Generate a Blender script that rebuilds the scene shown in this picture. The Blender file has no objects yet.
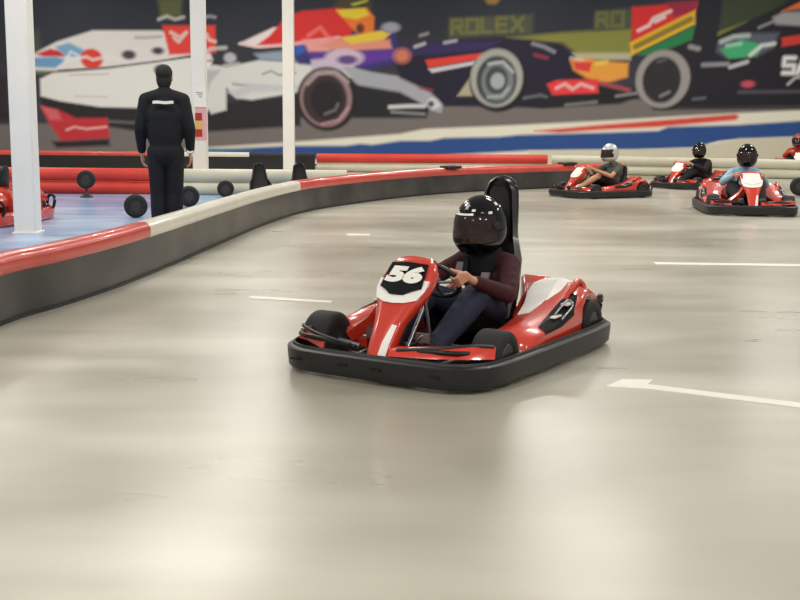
import bpy, bmesh, math, random
import numpy as np
from mathutils import Vector, Matrix
random.seed(4)
PI = math.pi
SC = bpy.context.scene
COL = SC.collection

# ------------------------------------------------------------------ camera, world, exposure
cam_d = bpy.data.cameras.new('camera'); cam = bpy.data.objects.new('camera', cam_d); COL.objects.link(cam)
cam_d.sensor_width = 36; cam_d.lens = 36 * 1155 / 800
cam.location = (0, 0, 1.35)
cam.rotation_euler = (Matrix.Rotation(PI / 2 - math.atan(185 / 1155), 3, 'X') @ Matrix.Rotation(math.radians(0.5), 3, 'Z')).to_euler()
cam_d.clip_end = 200
SC.camera = cam
w = bpy.data.worlds.new('hall_light'); SC.world = w; w.use_nodes = True
w.node_tree.nodes['Background'].inputs[0].default_value = (1.0, 0.985, 0.95, 1)
w.node_tree.nodes['Background'].inputs[1].default_value = 0.24
SC.view_settings.view_transform = 'Standard'; SC.view_settings.look = 'None'
SC.view_settings.gamma = 1; SC.view_settings.use_curve_mapping = False
SC.view_settings.exposure = 0.46
LAMP_W = 88

# ------------------------------------------------------------------ materials
def lin(c):
    c = c / 255
    return c / 12.92 if c <= 0.04045 else ((c + 0.055) / 1.055) ** 2.4
def rgb(r, g, b): return (lin(r), lin(g), lin(b), 1)
def mat(name, col, rough=0.5, metal=0, coat=0, var=0.0, scale=8, alpha=1, bump=0, spec=0.5):
    m = bpy.data.materials.new(name); m.use_nodes = True
    nt = m.node_tree; b = nt.nodes['Principled BSDF']
    b.inputs['Base Color'].default_value = col
    b.inputs['Roughness'].default_value = rough; b.inputs['Metallic'].default_value = metal
    b.inputs['Coat Weight'].default_value = coat; b.inputs['Coat Roughness'].default_value = 0.08
    b.inputs['Alpha'].default_value = alpha
    b.inputs['Specular IOR Level'].default_value = spec
    if var or bump:
        tc = nt.nodes.new('ShaderNodeTexCoord'); n = nt.nodes.new('ShaderNodeTexNoise')
        n.inputs['Scale'].default_value = scale; n.inputs['Detail'].default_value = 5
        nt.links.new(tc.outputs['Object'], n.inputs['Vector'])
        if var:
            r = nt.nodes.new('ShaderNodeValToRGB')
            r.color_ramp.elements[0].position = 0.3; r.color_ramp.elements[1].position = 0.7
            r.color_ramp.elements[0].color = tuple(c * (1 - var) for c in col[:3]) + (1,)
            r.color_ramp.elements[1].color = tuple(min(1, c * (1 + var)) for c in col[:3]) + (1,)
            nt.links.new(n.outputs['Fac'], r.inputs['Fac']); nt.links.new(r.outputs['Color'], b.inputs['Base Color'])
        if bump:
            bp = nt.nodes.new('ShaderNodeBump'); bp.inputs['Strength'].default_value = bump; bp.inputs['Distance'].default_value = 0.01
            nt.links.new(n.outputs['Fac'], bp.inputs['Height']); nt.links.new(bp.outputs['Normal'], b.inputs['Normal'])
    return m
RED = mat('red_plastic', rgb(205, 40, 22), 0.28, coat=0.5, var=0.06, scale=5)
KRED = mat('kart_red', rgb(208, 56, 34), 0.25, coat=0.7, var=0.05, scale=4)
BRED = mat('barrier_red', rgb(208, 74, 62), 0.3, coat=0.4, var=0.1, scale=3)
FRED = mat('barrier_deep_red', rgb(212, 60, 46), 0.45, var=0.08, scale=3)
BWHITE = mat('barrier_white', rgb(226, 222, 208), 0.32, coat=0.3, var=0.06, scale=3)
CREAM = mat('barrier_cream', rgb(205, 200, 180), 0.5, var=0.06, scale=3)
BBLACK = mat('barrier_board', rgb(66, 63, 62), 0.3, var=0.55, scale=1.6)
BLK = mat('black_plastic', rgb(30, 29, 30), 0.42, var=0.2, scale=12)
BLKG = mat('black_gloss', rgb(5, 5, 7), 0.05, coat=0.0)
SEATM = mat('seat_shell', rgb(11, 11, 13), 0.42, coat=0.1)
RUB = mat('tyre_rubber', rgb(26, 26, 27), 0.7, var=0.2, scale=20)
METAL = mat('steel', rgb(150, 150, 152), 0.35, metal=0.9, var=0.1)
RIM = mat('rim_alloy', rgb(78, 74, 70), 0.4, metal=0.8, var=0.15)
TUBE = mat('dark_tube', rgb(32, 32, 35), 0.35, metal=0.4)
WHT = mat('white_decal', rgb(245, 242, 236), 0.3)
COLW = mat('column_paint', rgb(240, 237, 232), 0.5, var=0.03, scale=2)
SKIN = mat('skin', rgb(205, 150, 122), 0.5, var=0.06, scale=30)
SKIN2 = mat('skin_tan', rgb(196, 148, 112), 0.5, var=0.05, scale=30)
MAROON = mat('maroon_knit', rgb(62, 16, 24), 0.85, var=0.3, scale=40, bump=0.3)
GREYP = mat('grey_print', rgb(120, 116, 122), 0.8)
DENIM = mat('dark_denim', rgb(32, 38, 58), 0.85, var=0.25, scale=60, bump=0.3)
NAVY = mat('black_navy_cloth', rgb(11, 13, 23), 0.85, var=0.2, scale=30)
BLKC = mat('black_cloth', rgb(20, 20, 24), 0.85, var=0.2, scale=30)
GREYC = mat('grey_cloth', rgb(86, 92, 84), 0.85, var=0.3, scale=20)
LBLUE = mat('light_blue_cloth', rgb(150, 190, 214), 0.8, var=0.1, scale=20)
ORANGE = mat('orange_red_cloth', rgb(205, 66, 40), 0.8, var=0.1, scale=20)
HAIR = mat('dark_hair', rgb(22, 19, 20), 0.7, var=0.3, scale=60, bump=0.5)
SHOE = mat('shoe', rgb(24, 24, 26), 0.5)
VISOR = mat('tinted_visor', rgb(52, 38, 36), 0.04, coat=0.3, alpha=0.62)
SILV = mat('silver_shell', rgb(205, 208, 208), 0.2, metal=0.3, coat=0.8)
PINKH = mat('dusty_red_shell', rgb(170, 84, 84), 0.3, coat=0.5)
LPAINT = mat('line_paint', rgb(232, 228, 218), 0.5, var=0.06, scale=4)
YEL = mat('sign_yellow', rgb(222, 188, 96), 0.5)
PINK = mat('pink_paper', rgb(226, 176, 176), 0.5)
DKRED = mat('sign_red', rgb(176, 44, 40), 0.5)
TEAL = mat('star_silver', rgb(196, 198, 202), 0.35)

# ------------------------------------------------------------------ helpers
def link(name, me, m=None, parent=None, smooth=True):
    o = bpy.data.objects.new(name, me); COL.objects.link(o)
    if m is not None:
        for q in (m if isinstance(m, (list, tuple)) else [m]): me.materials.append(q)
    if parent is not None: o.parent = parent
    if smooth:
        me.shade_smooth()
    return o
def from_bm(name, bm, m=None, parent=None, smooth=True, bev=0, ang=40):
    bmesh.ops.recalc_face_normals(bm, faces=bm.faces)
    me = bpy.data.meshes.new(name); bm.to_mesh(me); bm.free()
    o = link(name, me, m, parent, False)
    if bev:
        md = o.modifiers.new('bevel', 'BEVEL'); md.width = bev; md.segments = 2; md.limit_method = 'ANGLE'
    if smooth:
        me.shade_smooth()
        try: me.set_sharp_from_angle(angle=math.radians(ang))
        except Exception: pass
    return o
def empty(name, loc=(0, 0, 0), rz=0, label=None, cat=None, group=None, scale=1):
    o = bpy.data.objects.new(name, None); COL.objects.link(o)
    o.location = loc; o.rotation_euler = (0, 0, rz); o.scale = (scale,) * 3
    o.empty_display_size = 0.1
    tag(o, label, cat, group); return o
def tag(o, label=None, cat=None, group=None, kind=None):
    if label: o['label'] = label
    if cat: o['category'] = cat
    if group: o['group'] = group
    if kind: o['kind'] = kind
    return o
def copy_tree(o, parent=None, kids=None):
    c = o.copy(); COL.objects.link(c)
    if parent is not None: c.parent = parent
    for ch in list(o.children): copy_tree(ch, c)
    return c
def box(bm, c, s, M=None):
    r = bmesh.ops.create_cube(bm, size=1)
    T = Matrix.Translation(c) @ (M if M else Matrix()) @ Matrix.Diagonal((*s, 1))
    bmesh.ops.transform(bm, matrix=T, verts=r['verts']); return r['verts']
def frame(d):
    d = Vector(d).normalized(); up = Vector((0, 0, 1)) if abs(d.z) < 0.95 else Vector((1, 0, 0))
    a = d.cross(up).normalized(); return a, a.cross(d).normalized()
def tube(bm, pts, r, n=10, closed=False, smooth=3):
    pts = [Vector(p) for p in pts]
    if smooth and len(pts) > 2: pts = crom(pts, smooth, closed)
    N = len(pts); rings = []
    for i, p in enumerate(pts):
        a = pts[(i - 1) % N] if (closed or i) else p; b = pts[(i + 1) % N] if (closed or i < N - 1) else p
        u, v = frame(b - a)
        rr = r[min(i * len(r) // N, len(r) - 1)] if isinstance(r, (list, tuple)) else r
        rings.append([bm.verts.new(p + u * math.cos(2 * PI * k / n) * rr + v * math.sin(2 * PI * k / n) * rr) for k in range(n)])
    for i in range(N if closed else N - 1):
        A, B = rings[i], rings[(i + 1) % N]
        for k in range(n): bm.faces.new((A[k], A[(k + 1) % n], B[(k + 1) % n], B[k]))
    if not closed:
        bm.faces.new(rings[0][::-1]); bm.faces.new(rings[-1])
def crom(P, k=4, closed=False):
    out = []; N = len(P)
    for i in range(N if closed else N - 1):
        p0 = P[(i - 1) % N] if (closed or i) else P[0] * 2 - P[1]
        p1, p2 = P[i], P[(i + 1) % N]
        p3 = P[(i + 2) % N] if (closed or i + 2 < N) else P[-1] * 2 - P[-2]
        for j in range(k):
            t = j / k
            out.append(0.5 * (2 * p1 + (p2 - p0) * t + (2 * p0 - 5 * p1 + 4 * p2 - p3) * t * t + (3 * p1 - 3 * p2 + p3 - p0) * t ** 3))
    if not closed: out.append(P[-1].copy())
    return out
def loft(bm, secs, cap=True, closed=True):
    """sections: lists of equal length of 3-D points"""
    R = [[bm.verts.new(Vector(p)) for p in s] for s in secs]
    n = len(R[0])
    for A, B in zip(R[:-1], R[1:]):
        for k in range(n if closed else n - 1):
            bm.faces.new((A[k], A[(k + 1) % n], B[(k + 1) % n], B[k]))
    if cap and closed:
        bm.faces.new(R[0][::-1]); bm.faces.new(R[-1])
    return R
def sweep(bm, path, prof, closed=False):
    """sweep profile (offset, z) along ground path of (x, y)"""
    N = len(path); secs = []
    for i, p in enumerate(path):
        a = path[(i - 1) % N] if (closed or i) else p; b = path[(i + 1) % N] if (closed or i < N - 1) else p
        t = (b - a); t.z = 0; t.normalize(); nrm = Vector((-t.y, t.x, 0))
        secs.append([p + nrm * o + Vector((0, 0, z)) for o, z in prof])
    if closed: secs.append(secs[0])
    loft(bm, secs, cap=not closed)
    if closed: bmesh.ops.remove_doubles(bm, verts=bm.verts, dist=1e-5)
def lathe(bm, prof, M=Matrix(), n=32):
    """profile (r, h) about local Z"""
    R = []
    for r, h in prof:
        R.append([bm.verts.new(M @ Vector((r * math.cos(2 * PI * k / n), r * math.sin(2 * PI * k / n), h))) for k in range(n)])
    for A, B in zip(R[:-1], R[1:]):
        for k in range(n): bm.faces.new((A[k], A[(k + 1) % n], B[(k + 1) % n], B[k]))
    bm.faces.new(R[0][::-1]); bm.faces.new(R[-1])
def prism(bm, pts, d):
    """extrude a planar 3-D polygon by vector d"""
    d = Vector(d); A = [bm.verts.new(Vector(p)) for p in pts]; B = [bm.verts.new(Vector(p) + d) for p in pts]
    n = len(A); bm.faces.new(A[::-1]); bm.faces.new(B)
    for k in range(n): bm.faces.new((A[k], A[(k + 1) % n], B[(k + 1) % n], B[k]))

# ------------------------------------------------------------------ structure: floor, pit floor, back wall with printed picture
def floor_mat(name, c0, c1, c2, rough, streak):
    m = bpy.data.materials.new(name); m.use_nodes = True; nt = m.node_tree; b = nt.nodes['Principled BSDF']
    N = nt.nodes.new; Lk = nt.links.new
    tc = N('ShaderNodeTexCoord')
    mp = N('ShaderNodeMapping'); mp.inputs['Scale'].default_value = streak; Lk(tc.outputs['Object'], mp.inputs['Vector'])
    n1 = N('ShaderNodeTexNoise'); n1.inputs['Scale'].default_value = 1.0; n1.inputs['Detail'].default_value = 4; n1.inputs['Roughness'].default_value = 0.5
    Lk(mp.outputs['Vector'], n1.inputs['Vector'])
    n2 = N('ShaderNodeTexNoise'); n2.inputs['Scale'].default_value = 0.33; n2.inputs['Detail'].default_value = 3
    Lk(tc.outputs['Object'], n2.inputs['Vector'])
    r1 = N('ShaderNodeValToRGB'); r1.color_ramp.elements[0].position = 0.32; r1.color_ramp.elements[1].position = 0.7
    r1.color_ramp.elements[0].color = c0; r1.color_ramp.elements[1].color = c1
    Lk(n1.outputs['Fac'], r1.inputs['Fac'])
    mx = N('ShaderNodeMix'); mx.data_type = 'RGBA'
    r2 = N('ShaderNodeValToRGB'); r2.color_ramp.elements[0].position = 0.40; r2.color_ramp.elements[1].position = 0.62
    Lk(n2.outputs['Fac'], r2.inputs['Fac']); Lk(r2.outputs['Color'], mx.inputs[0])
    Lk(r1.outputs['Color'], mx.inputs[6]); mx.inputs[7].default_value = c2
    Lk(mx.outputs[2], b.inputs['Base Color'])
    r3 = N('ShaderNodeMapRange'); r3.inputs['To Min'].default_value = rough - 0.03; r3.inputs['To Max'].default_value = rough + 0.07
    Lk(n1.outputs['Fac'], r3.inputs['Value']); Lk(r3.outputs['Result'], b.inputs['Roughness'])
    return m
FLOORM = floor_mat('polished_concrete', rgb(176, 173, 157), rgb(203, 200, 186), rgb(150, 146, 130), 0.27, (0.6, 2.0, 1))
BLUEF = floor_mat('blue_epoxy', rgb(128, 164, 204), rgb(184, 206, 230), rgb(108, 144, 190), 0.22, (0.6, 2.5, 1))
bm = bmesh.new(); box(bm, (0, 15, -0.1), (44, 44, 0.2))
tag(from_bm('floor', bm, FLOORM, smooth=False), kind='structure')

NEAR = [Vector((x, y, 0)) for x, y in [(-2.52, 5.0), (-2.63, 6.4), (-2.60, 7.38), (-2.43, 8.1), (-2.26, 9.05), (-2.10, 10.45), (-1.93, 12.32), (-1.72, 14.3), (-1.38, 16.2), (-0.77, 17.75), (0.0, 19.25), (1.08, 20.65), (2.85, 22.1), (4.4, 23.2)]]
NEARP = crom(NEAR, 6)
bm = bmesh.new()
pts = [(p.x - 0.05, p.y, 0.0) for p in NEARP if p.y < 18.9] + [(-0.35, 19.4, 0), (-14, 19.4, 0), (-14, 5.2, 0)]
prism(bm, pts, (0, 0, 0.012))
tag(from_bm('pit_floor', bm, BLUEF, smooth=False), kind='structure')

# --- the printed wall picture: painted in its own units, 37.3 per metre
WY = 31.0
def mural():
    bw = bmesh.new(); box(bw, (0, WY + 0.16, 3.0), (40, 0.3, 6.0))
    wall = from_bm('wall_back', bw, mat('wall_paint', rgb(60, 62, 68), 0.7), smooth=False)
    tag(wall, kind='structure')
    x0, x1, z0, z1 = -13.5, 13.5, 0.05, 5.2
    step = 0.034
    nx = int((x1 - x0) / step); nz = int((z1 - z0) / step)
    X, Z = np.meshgrid(np.linspace(x0, x1, nx + 1), np.linspace(z0, z1, nz + 1))
    U = 400 + X * (37.86 - 0.19 * (Z - 1.35)); V = 115 - (Z - 1.35) * 38.4
    U, V = U + 0.0087 * (300 - V), V + 0.0087 * (U - 400)
    C = np.zeros(X.shape + (3,))
    def srgb(c): return np.array([lin(v) for v in c])
    tcol = np.clip((V + 60) / 160, 0, 1)[..., None]
    C[:] = srgb((29, 38, 51)) * (1 - tcol) + srgb((56, 56, 64)) * tcol
    # soft tonal unevenness of the print
    C *= (1 + 0.12 * np.sin(U / 61 + V / 23) * np.sin(U / 37 - V / 51))[..., None]
    def blend(mask, c, a=1.0): C[:] = C * (1 - a * mask[..., None]) + srgb(c) * a * mask[..., None]
    def poly(P, c, s=1.6, a=1.0):
        P = [np.array(p, float) for p in P]
        xs = [p[0] for p in P]; ys = [p[1] for p in P]
        sel = (U > min(xs) - 4) & (U < max(xs) + 4) & (V > min(ys) - 4) & (V < max(ys) + 4)
        if not sel.any(): return
        u = U[sel]; v = V[sel]; inside = np.zeros(u.shape, bool); dist = np.full(u.shape, 1e9)
        for i in range(len(P)):
            a_, b_ = P[i], P[(i + 1) % len(P)]
            cond = (a_[1] > v) != (b_[1] > v)
            with np.errstate(divide='ignore', invalid='ignore'):
                xi = (b_[0] - a_[0]) * (v - a_[1]) / (b_[1] - a_[1] + 1e-12) + a_[0]
            inside ^= cond & (u < xi)
            e = b_ - a_; t = np.clip(((u - a_[0]) * e[0] + (v - a_[1]) * e[1]) / (e @ e + 1e-9), 0, 1)
            dist = np.minimum(dist, np.hypot(u - a_[0] - t * e[0], v - a_[1] - t * e[1]))
        sd = np.where(inside, -dist, dist); mk = np.clip(0.5 - sd / s / 1.0 * 0.5, 0, 1)
        M = np.zeros(U.shape); M[sel] = mk; blend(M, c, a)
    def ell(cx, cy, rx, ry, c, s=1.6, a=1.0, rot=0):
        ca, sa = math.cos(rot), math.sin(rot); du = U - cx; dv = V - cy
        d = np.hypot((du * ca + dv * sa) / rx, (-du * sa + dv * ca) / ry)
        blend(np.clip(0.5 - (d - 1) * min(rx, ry) / s * 0.5, 0, 1), c, a)
    def line(P, wd, c, s=1.9, a=0.9):
        dist = np.full(U.shape, 1e9)
        for p, q in zip(P[:-1], P[1:]):
            e = (q[0] - p[0], q[1] - p[1]); t = np.clip(((U - p[0]) * e[0] + (V - p[1]) * e[1]) / (e[0] ** 2 + e[1] ** 2 + 1e-9), 0, 1)
            dist = np.minimum(dist, np.hypot(U - p[0] - t * e[0], V - p[1] - t * e[1]))
        blend(np.clip(0.5 - (dist - wd / 2) / s * 0.5, 0, 1), c, a)
    GL = {'R': [[(0, 1), (0, 0), (.8, 0), (.8, .5), (0, .5)], [(.4, .5), (.9, 1)]], 'O': [[(0, 0), (.9, 0), (.9, 1), (0, 1), (0, 0)]],
          'L': [[(0, 0), (0, 1), (.8, 1)]], 'E': [[(.8, 0), (0, 0), (0, 1), (.8, 1)], [(0, .5), (.7, .5)]], 'X': [[(0, 0), (.9, 1)], [(.9, 0), (0, 1)]],
          'S': [[(.9, 0), (0, 0), (0, .5), (.9, .5), (.9, 1), (0, 1)]], 'A': [[(0, 1), (.45, 0), (.9, 1)], [(.2, .65), (.7, .65)]]}
    def word(txt, x, y, wd, h, c, lw, dy=0, a=1.0):
        for i, ch in enumerate(txt):
            for st in GL[ch]:
                line([(x + i * wd * 1.28 + p[0] * wd, y + p[1] * h + dy * i) for p in st], lw, c, a=a)
    # asphalt, kerb, run-off
    poly([(-140, 128), (100, 122), (300, 118), (400, 108), (560, 100), (800, 98), (960, 94), (960, 112), (800, 110), (400, 135), (200, 149), (-140, 172)], (112, 106, 104))
    poly([(-140, 172), (200, 148), (280, 143), (400, 134), (425, 129), (500, 126), (600, 121), (700, 115), (800, 110), (960, 100), (960, 175), (-140, 175)], (222, 216, 200), 1.8)
    poly([(535, 131), (600, 125), (737, 114), (740, 117), (737, 120), (660, 127), (600, 130), (560, 133)], (205, 70, 62), 1.8)
    poly([(205, 150), (290, 146), (345, 146), (360, 144), (372, 145), (400, 141), (430, 141), (445, 138), (500, 137), (520, 135), (600, 133), (660, 131), (670, 127), (740, 125), (800, 121), (960, 108),
          (960, 128), (800, 137), (742, 139), (712, 144), (700, 148), (640, 150), (530, 151), (400, 158), (250, 162)], (44, 76, 136), 1.8)
    poly([(712, 144), (722, 141), (744, 139.5), (728, 143), (715, 146)], (215, 212, 204), 1.0)
    poly([(530, 151), (640, 150), (700, 148), (742, 140), (800, 137), (960, 128), (960, 180), (530, 180)], (204, 198, 178), 1.4)
    poly([(160, 152), (210, 149), (250, 151), (215, 153), (160, 156)], (70, 120, 160), 1.2)
    # banners and foliage behind
    poly([(505, 38), (560, 33), (628, 29), (628, 56), (600, 58), (575, 54), (560, 43), (520, 43)], (128, 128, 62), 2.5)
    poly([(570, 53), (628, 53), (628, 60), (575, 60)], (175, 170, 140), 2)
    poly([(448, 19), (530, 15), (530, 34), (448, 38)], (74, 80, 66), 2.5)
    poly([(590, 12), (628, 9), (628, 28), (590, 31)], (74, 80, 66), 2.5)
    word('ROLEX', 451, 21, 11.5, 13, (112, 112, 62), 2.8, dy=-0.7)
    word('RO', 593, 14, 11.5, 13, (112, 112, 62), 2.8, dy=-0.7)
    poly([(482, 0), (486, 5), (494, 5), (499, -1), (496, -6), (484, -6)], (150, 118, 62), 2)
    poly([(715, 0), (775, -6), (775, 8), (740, 22), (712, 32)], (52, 62, 44), 3)
    poly([(708, 34), (740, 22), (735, 30), (715, 40)], (128, 128, 62), 2)
    poly([(340, 0), (372, -4), (372, 10), (335, 10)], (76, 66, 52), 3)
    poly([(352, 5), (370, 0), (368, 3), (355, 7)], (170, 180, 60), 1.2)
    poly([(32, 38), (45, 30), (46, 50), (33, 56)], (70, 78, 66), 3)
    poly([(36, 60), (58, 68), (48, 74), (38, 74)], (100, 112, 84), 2)
    # car 1, white
    poly([(41, 96), (100, 106), (210, 104), (300, 96), (300, 126), (205, 132), (140, 132), (60, 120), (41, 104)], (40, 38, 42), 2)
    poly([(-140, 70), (8, 74), (8, 120), (-140, 130)], (50, 40, 46), 3)
    poly([(36, 55), (62, 42), (98, 31), (165, 31), (175, 34), (205, 30), (215, 60), (165, 64), (60, 71), (33, 70)], (216, 213, 212))
    poly([(40, 54), (55, 49), (70, 52), (68, 57), (48, 57)], (196, 48, 54))
    poly([(60, 47), (74, 43), (92, 52), (86, 58), (68, 56)], (120, 162, 196))
    poly([(32, 58), (60, 57), (70, 60), (58, 68), (32, 67)], (106, 152, 192))
    line([(68, 62), (75, 52), (90, 60)], 1.5, (230, 230, 232)); 
    ell(95, 59, 11, 10, (212, 62, 52))
    line([(72, 60), (90, 57), (96, 60), (110, 57), (122, 60)], 1.8, (236, 232, 230))
    line([(140, 38), (150, 38), (165, 37)], 2, (150, 150, 160), 2)
    poly([(60, 70), (108, 67), (165, 60), (200, 54), (200, 57), (160, 63), (62, 74)], (74, 72, 78), 1.2)
    poly([(42, 79), (55, 73), (110, 69), (190, 59), (214, 62), (205, 104), (150, 108), (100, 107), (60, 101), (41, 96)], (224, 221, 217))
    line([(72, 75), (110, 74)], 1.2, (170, 168, 168), 1.5); line([(75, 96), (108, 97)], 1.5, (190, 186, 184), 1.5)
    line([(100, 121), (138, 123)], 2, (110, 108, 112))
    ell(132, 55, 7, 4.5, (70, 66, 74)); ell(161, 51, 6, 3.5, (64, 62, 70)); ell(162, 70, 6, 5, (60, 58, 62))
    poly([(40, 106), (58, 110), (74, 118), (106, 118), (107, 138), (58, 142), (46, 122)], (188, 50, 58), 1.8)
    poly([(40, 106), (56, 110), (60, 120), (48, 120)], (206, 96, 104), 2)
    line([(64, 130), (72, 127), (84, 129), (104, 127)], 2, (226, 178, 176), 1.4)
    poly([(48, 142), (106, 139), (106, 146), (52, 148)], (44, 36, 40), 2)
    poly([(164, 0), (188, 0), (186, 16), (166, 18)], (92, 96, 62), 2.5)
    line([(164, 20), (172, 17), (180, 20), (188, 18)], 2.5, (208, 206, 202))
    line([(205, 19), (214, 17), (219, 18)], 2.2, (170, 170, 172))
    poly([(167, 26), (219, 26), (218, 53), (172, 55)], (222, 66, 60))
    line([(175, 33), (184, 38), (190, 33), (182, 42), (178, 38)], 2.5, (240, 222, 214)); line([(204, 37), (210, 35), (212, 40), (218, 42)], 2.2, (240, 222, 214))
    line([(205, 53), (214, 49), (228, 48)], 3, (204, 202, 198))
    # low white-grey sidepods right of the second column
    poly([(203, 68), (216, 65), (228, 67), (262, 60), (290, 62), (352, 67), (356, 76), (312, 90), (252, 100), (236, 98), (227, 88), (226, 110), (211, 114), (203, 104)], (206, 206, 205))
    poly([(203, 70), (222, 70), (212, 82), (206, 96), (203, 96)], (178, 174, 176), 2)
    line([(264, 74), (272, 71), (280, 75), (296, 73)], 1.8, (126, 128, 130), 1.4); line([(234, 84), (250, 86), (276, 88)], 1.5, (120, 122, 126))
    poly([(228, 92), (252, 84), (300, 86), (300, 90), (252, 92), (238, 98)], (188, 190, 194), 2)
    ell(232, 58, 6, 5, (176, 176, 184)); line([(226, 66), (240, 64)], 3, (186, 186, 190))
    poly([(256, 54), (292, 50), (300, 62), (262, 60)], (140, 152, 170), 2)
    # car 2
    poly([(280, 40), (302, 36), (395, 28), (400, 62), (372, 70), (300, 64)], (56, 50, 110), 2)
    poly([(296, 38), (303, 36), (307, 52), (296, 56)], (48, 88, 178), 2)
    poly([(241, 44), (276, 28), (290, 28), (285, 46), (258, 48)], (232, 212, 212))
    poly([(258, 46), (272, 36), (288, 18), (304, 12), (340, 9), (360, 12), (350, 40), (310, 44), (285, 47)], (206, 46, 46))
    line([(243, 44), (262, 47), (290, 45), (340, 38)], 2, (232, 200, 204)); line([(310, 36), (322, 28), (328, 36), (334, 40)], 3, (230, 120, 110), 2)
    poly([(338, 12), (368, 9), (375, 18), (374, 34), (358, 34), (350, 26), (344, 18)], (228, 116, 46))
    poly([(338, 11), (366, 9), (370, 16), (358, 20), (344, 18)], (222, 196, 56))
    ell(361, 29, 4, 5, (96, 50, 44))
    poly([(304, 40), (340, 40), (330, 52), (310, 52)], (220, 150, 150), 2)
    poly([(320, 46), (345, 38), (390, 40), (392, 49), (340, 52)], (214, 140, 120), 2)
    poly([(342, 38), (382, 31), (391, 34), (384, 40), (352, 44)], (226, 190, 60))
    poly([(308, 54), (372, 51), (396, 50), (398, 58), (360, 66), (320, 62)], (92, 54, 150), 2)
    ell(391, 28, 9, 5, (150, 150, 166))
    poly([(312, 60), (350, 56), (356, 70), (312, 76)], (190, 176, 196), 2)
    poly([(340, 62), (356, 68), (372, 72), (410, 78), (436, 92), (444, 104), (441, 113), (430, 110), (408, 98), (360, 88), (348, 74)], (158, 160, 170))
    ell(345, 58, 19, 9, (196, 176, 196)); ell(348, 60, 10, 4.5, (96, 70, 126))
    poly([(352, 84), (400, 92), (430, 108), (426, 118), (352, 118)], (36, 36, 42), 2)
    line([(390, 107), (410, 106), (424, 106)], 3.4, (218, 218, 220)); line([(392, 112), (424, 114)], 2, (150, 150, 156))
    ell(434, 103, 7, 6, (196, 198, 204)); ell(431, 104, 3, 3, (70, 70, 76))
    ell(327, 99, 30, 32, (36, 32, 34)); ell(326, 98, 26, 29, (142, 116, 118)); ell(325, 99, 22, 25, (58, 46, 50)); ell(327, 99, 16, 19, (38, 34, 38))
    line([(308, 84), (318, 74), (336, 72), (348, 82)], 2.6, (168, 160, 162), 2); line([(325, 114), (335, 110), (338, 104)], 2.2, (120, 112, 116)); line([(322, 124), (338, 120), (348, 108)], 1.6, (190, 150, 156))
    # car 3, navy
    poly([(395, 60), (400, 46), (430, 43), (500, 38), (530, 40), (556, 44), (573, 58), (600, 80), (590, 104), (545, 108), (444, 106), (430, 92), (400, 78)], (32, 30, 48), 2)
    poly([(400, 46), (432, 43), (500, 41), (486, 50), (430, 55), (402, 56)], (52, 42, 88), 2.4)
    poly([(425, 60), (482, 53), (480, 59), (428, 68)], (212, 60, 52), 1.2); poly([(428, 69), (474, 61), (473, 65), (432, 73)], (190, 188, 192), 1.2)
    line([(415, 47), (424, 44)], 2.4, (200, 200, 206)); line([(444, 43), (455, 41)], 2.2, (190, 190, 198)); line([(420, 36), (427, 34)], 2, (160, 160, 164))
    ell(402, 56, 8, 7, (198, 116, 92), 3); line([(420, 88), (432, 90)], 2, (150, 50, 50))
    poly([(457, 96), (470, 77), (482, 96)], (166, 160, 134))
    ell(498, 81, 29, 31, (30, 30, 34)); ell(496, 78, 26, 29, (158, 159, 154)); ell(496, 80, 20, 24, (60, 64, 66)); ell(497, 81, 16, 20, (112, 122, 126)); ell(496, 80, 11, 14, (62, 68, 72)); ell(497, 81, 7, 8, (158, 164, 166))
    line([(488, 64), (502, 62), (512, 72)], 2, (190, 196, 196)); line([(488, 97), (502, 96), (508, 88)], 2, (170, 176, 178))
    line([(531, 44), (542, 47), (552, 52)], 3, (150, 150, 164)); line([(533, 55), (545, 58)], 3, (150, 52, 76))
    line([(524, 98), (540, 95), (546, 97)], 2.4, (110, 110, 116))
    poly([(568, 60), (578, 57), (596, 61), (626, 63), (626, 77), (602, 84), (585, 78), (572, 70)], (226, 150, 62), 2)
    poly([(571, 62), (590, 62), (588, 72), (574, 70)], (206, 60, 56)); line([(569, 58), (580, 60)], 2, (190, 190, 196)); line([(595, 64), (604, 62)], 4, (232, 196, 80))
    poly([(594, 82), (630, 86), (640, 96), (620, 104), (540, 108), (520, 104), (560, 96)], (34, 30, 36), 2)
    poly([(546, 84), (556, 80), (597, 79), (598, 93), (552, 95)], (220, 58, 64))
    line([(556, 88), (564, 84), (572, 89), (580, 84), (592, 88)], 2.8, (238, 190, 186)); line([(566, 105), (596, 102)], 2.6, (130, 128, 130))
    line([(600, 83), (612, 86), (628, 90)], 4, (170, 80, 88), 2); line([(616, 96), (636, 93)], 2, (150, 148, 150))
    # car 4
    poly([(690, -10), (714, -10), (712, 36), (740, 22), (765, 10), (800, -8), (960, -8), (960, 100), (800, 106), (700, 108), (655, 107), (640, 90), (660, 50), (688, 40)], (30, 29, 38), 2)
    line([(655, 108), (800, 107), (960, 100)], 4, (44, 38, 42), 2)
    poly([(626, 8), (690, 3), (688, 14), (628, 44)], (208, 46, 48)); poly([(660, 4), (690, 2), (688, 12), (668, 18)], (150, 38, 62), 2)
    line([(634, 31), (644, 26), (648, 19), (664, 12)], 2.6, (240, 226, 222)); line([(650, 22), (658, 18)], 3, (240, 226, 222))
    poly([(626, 43), (688, 11), (689, 25), (628, 56)], (216, 172, 44)); line([(632, 47), (684, 20)], 5.5, (120, 104, 48), 1.6)
    poly([(632, 55), (689, 26), (687, 40), (668, 48), (645, 56)], (38, 118, 72))
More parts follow.
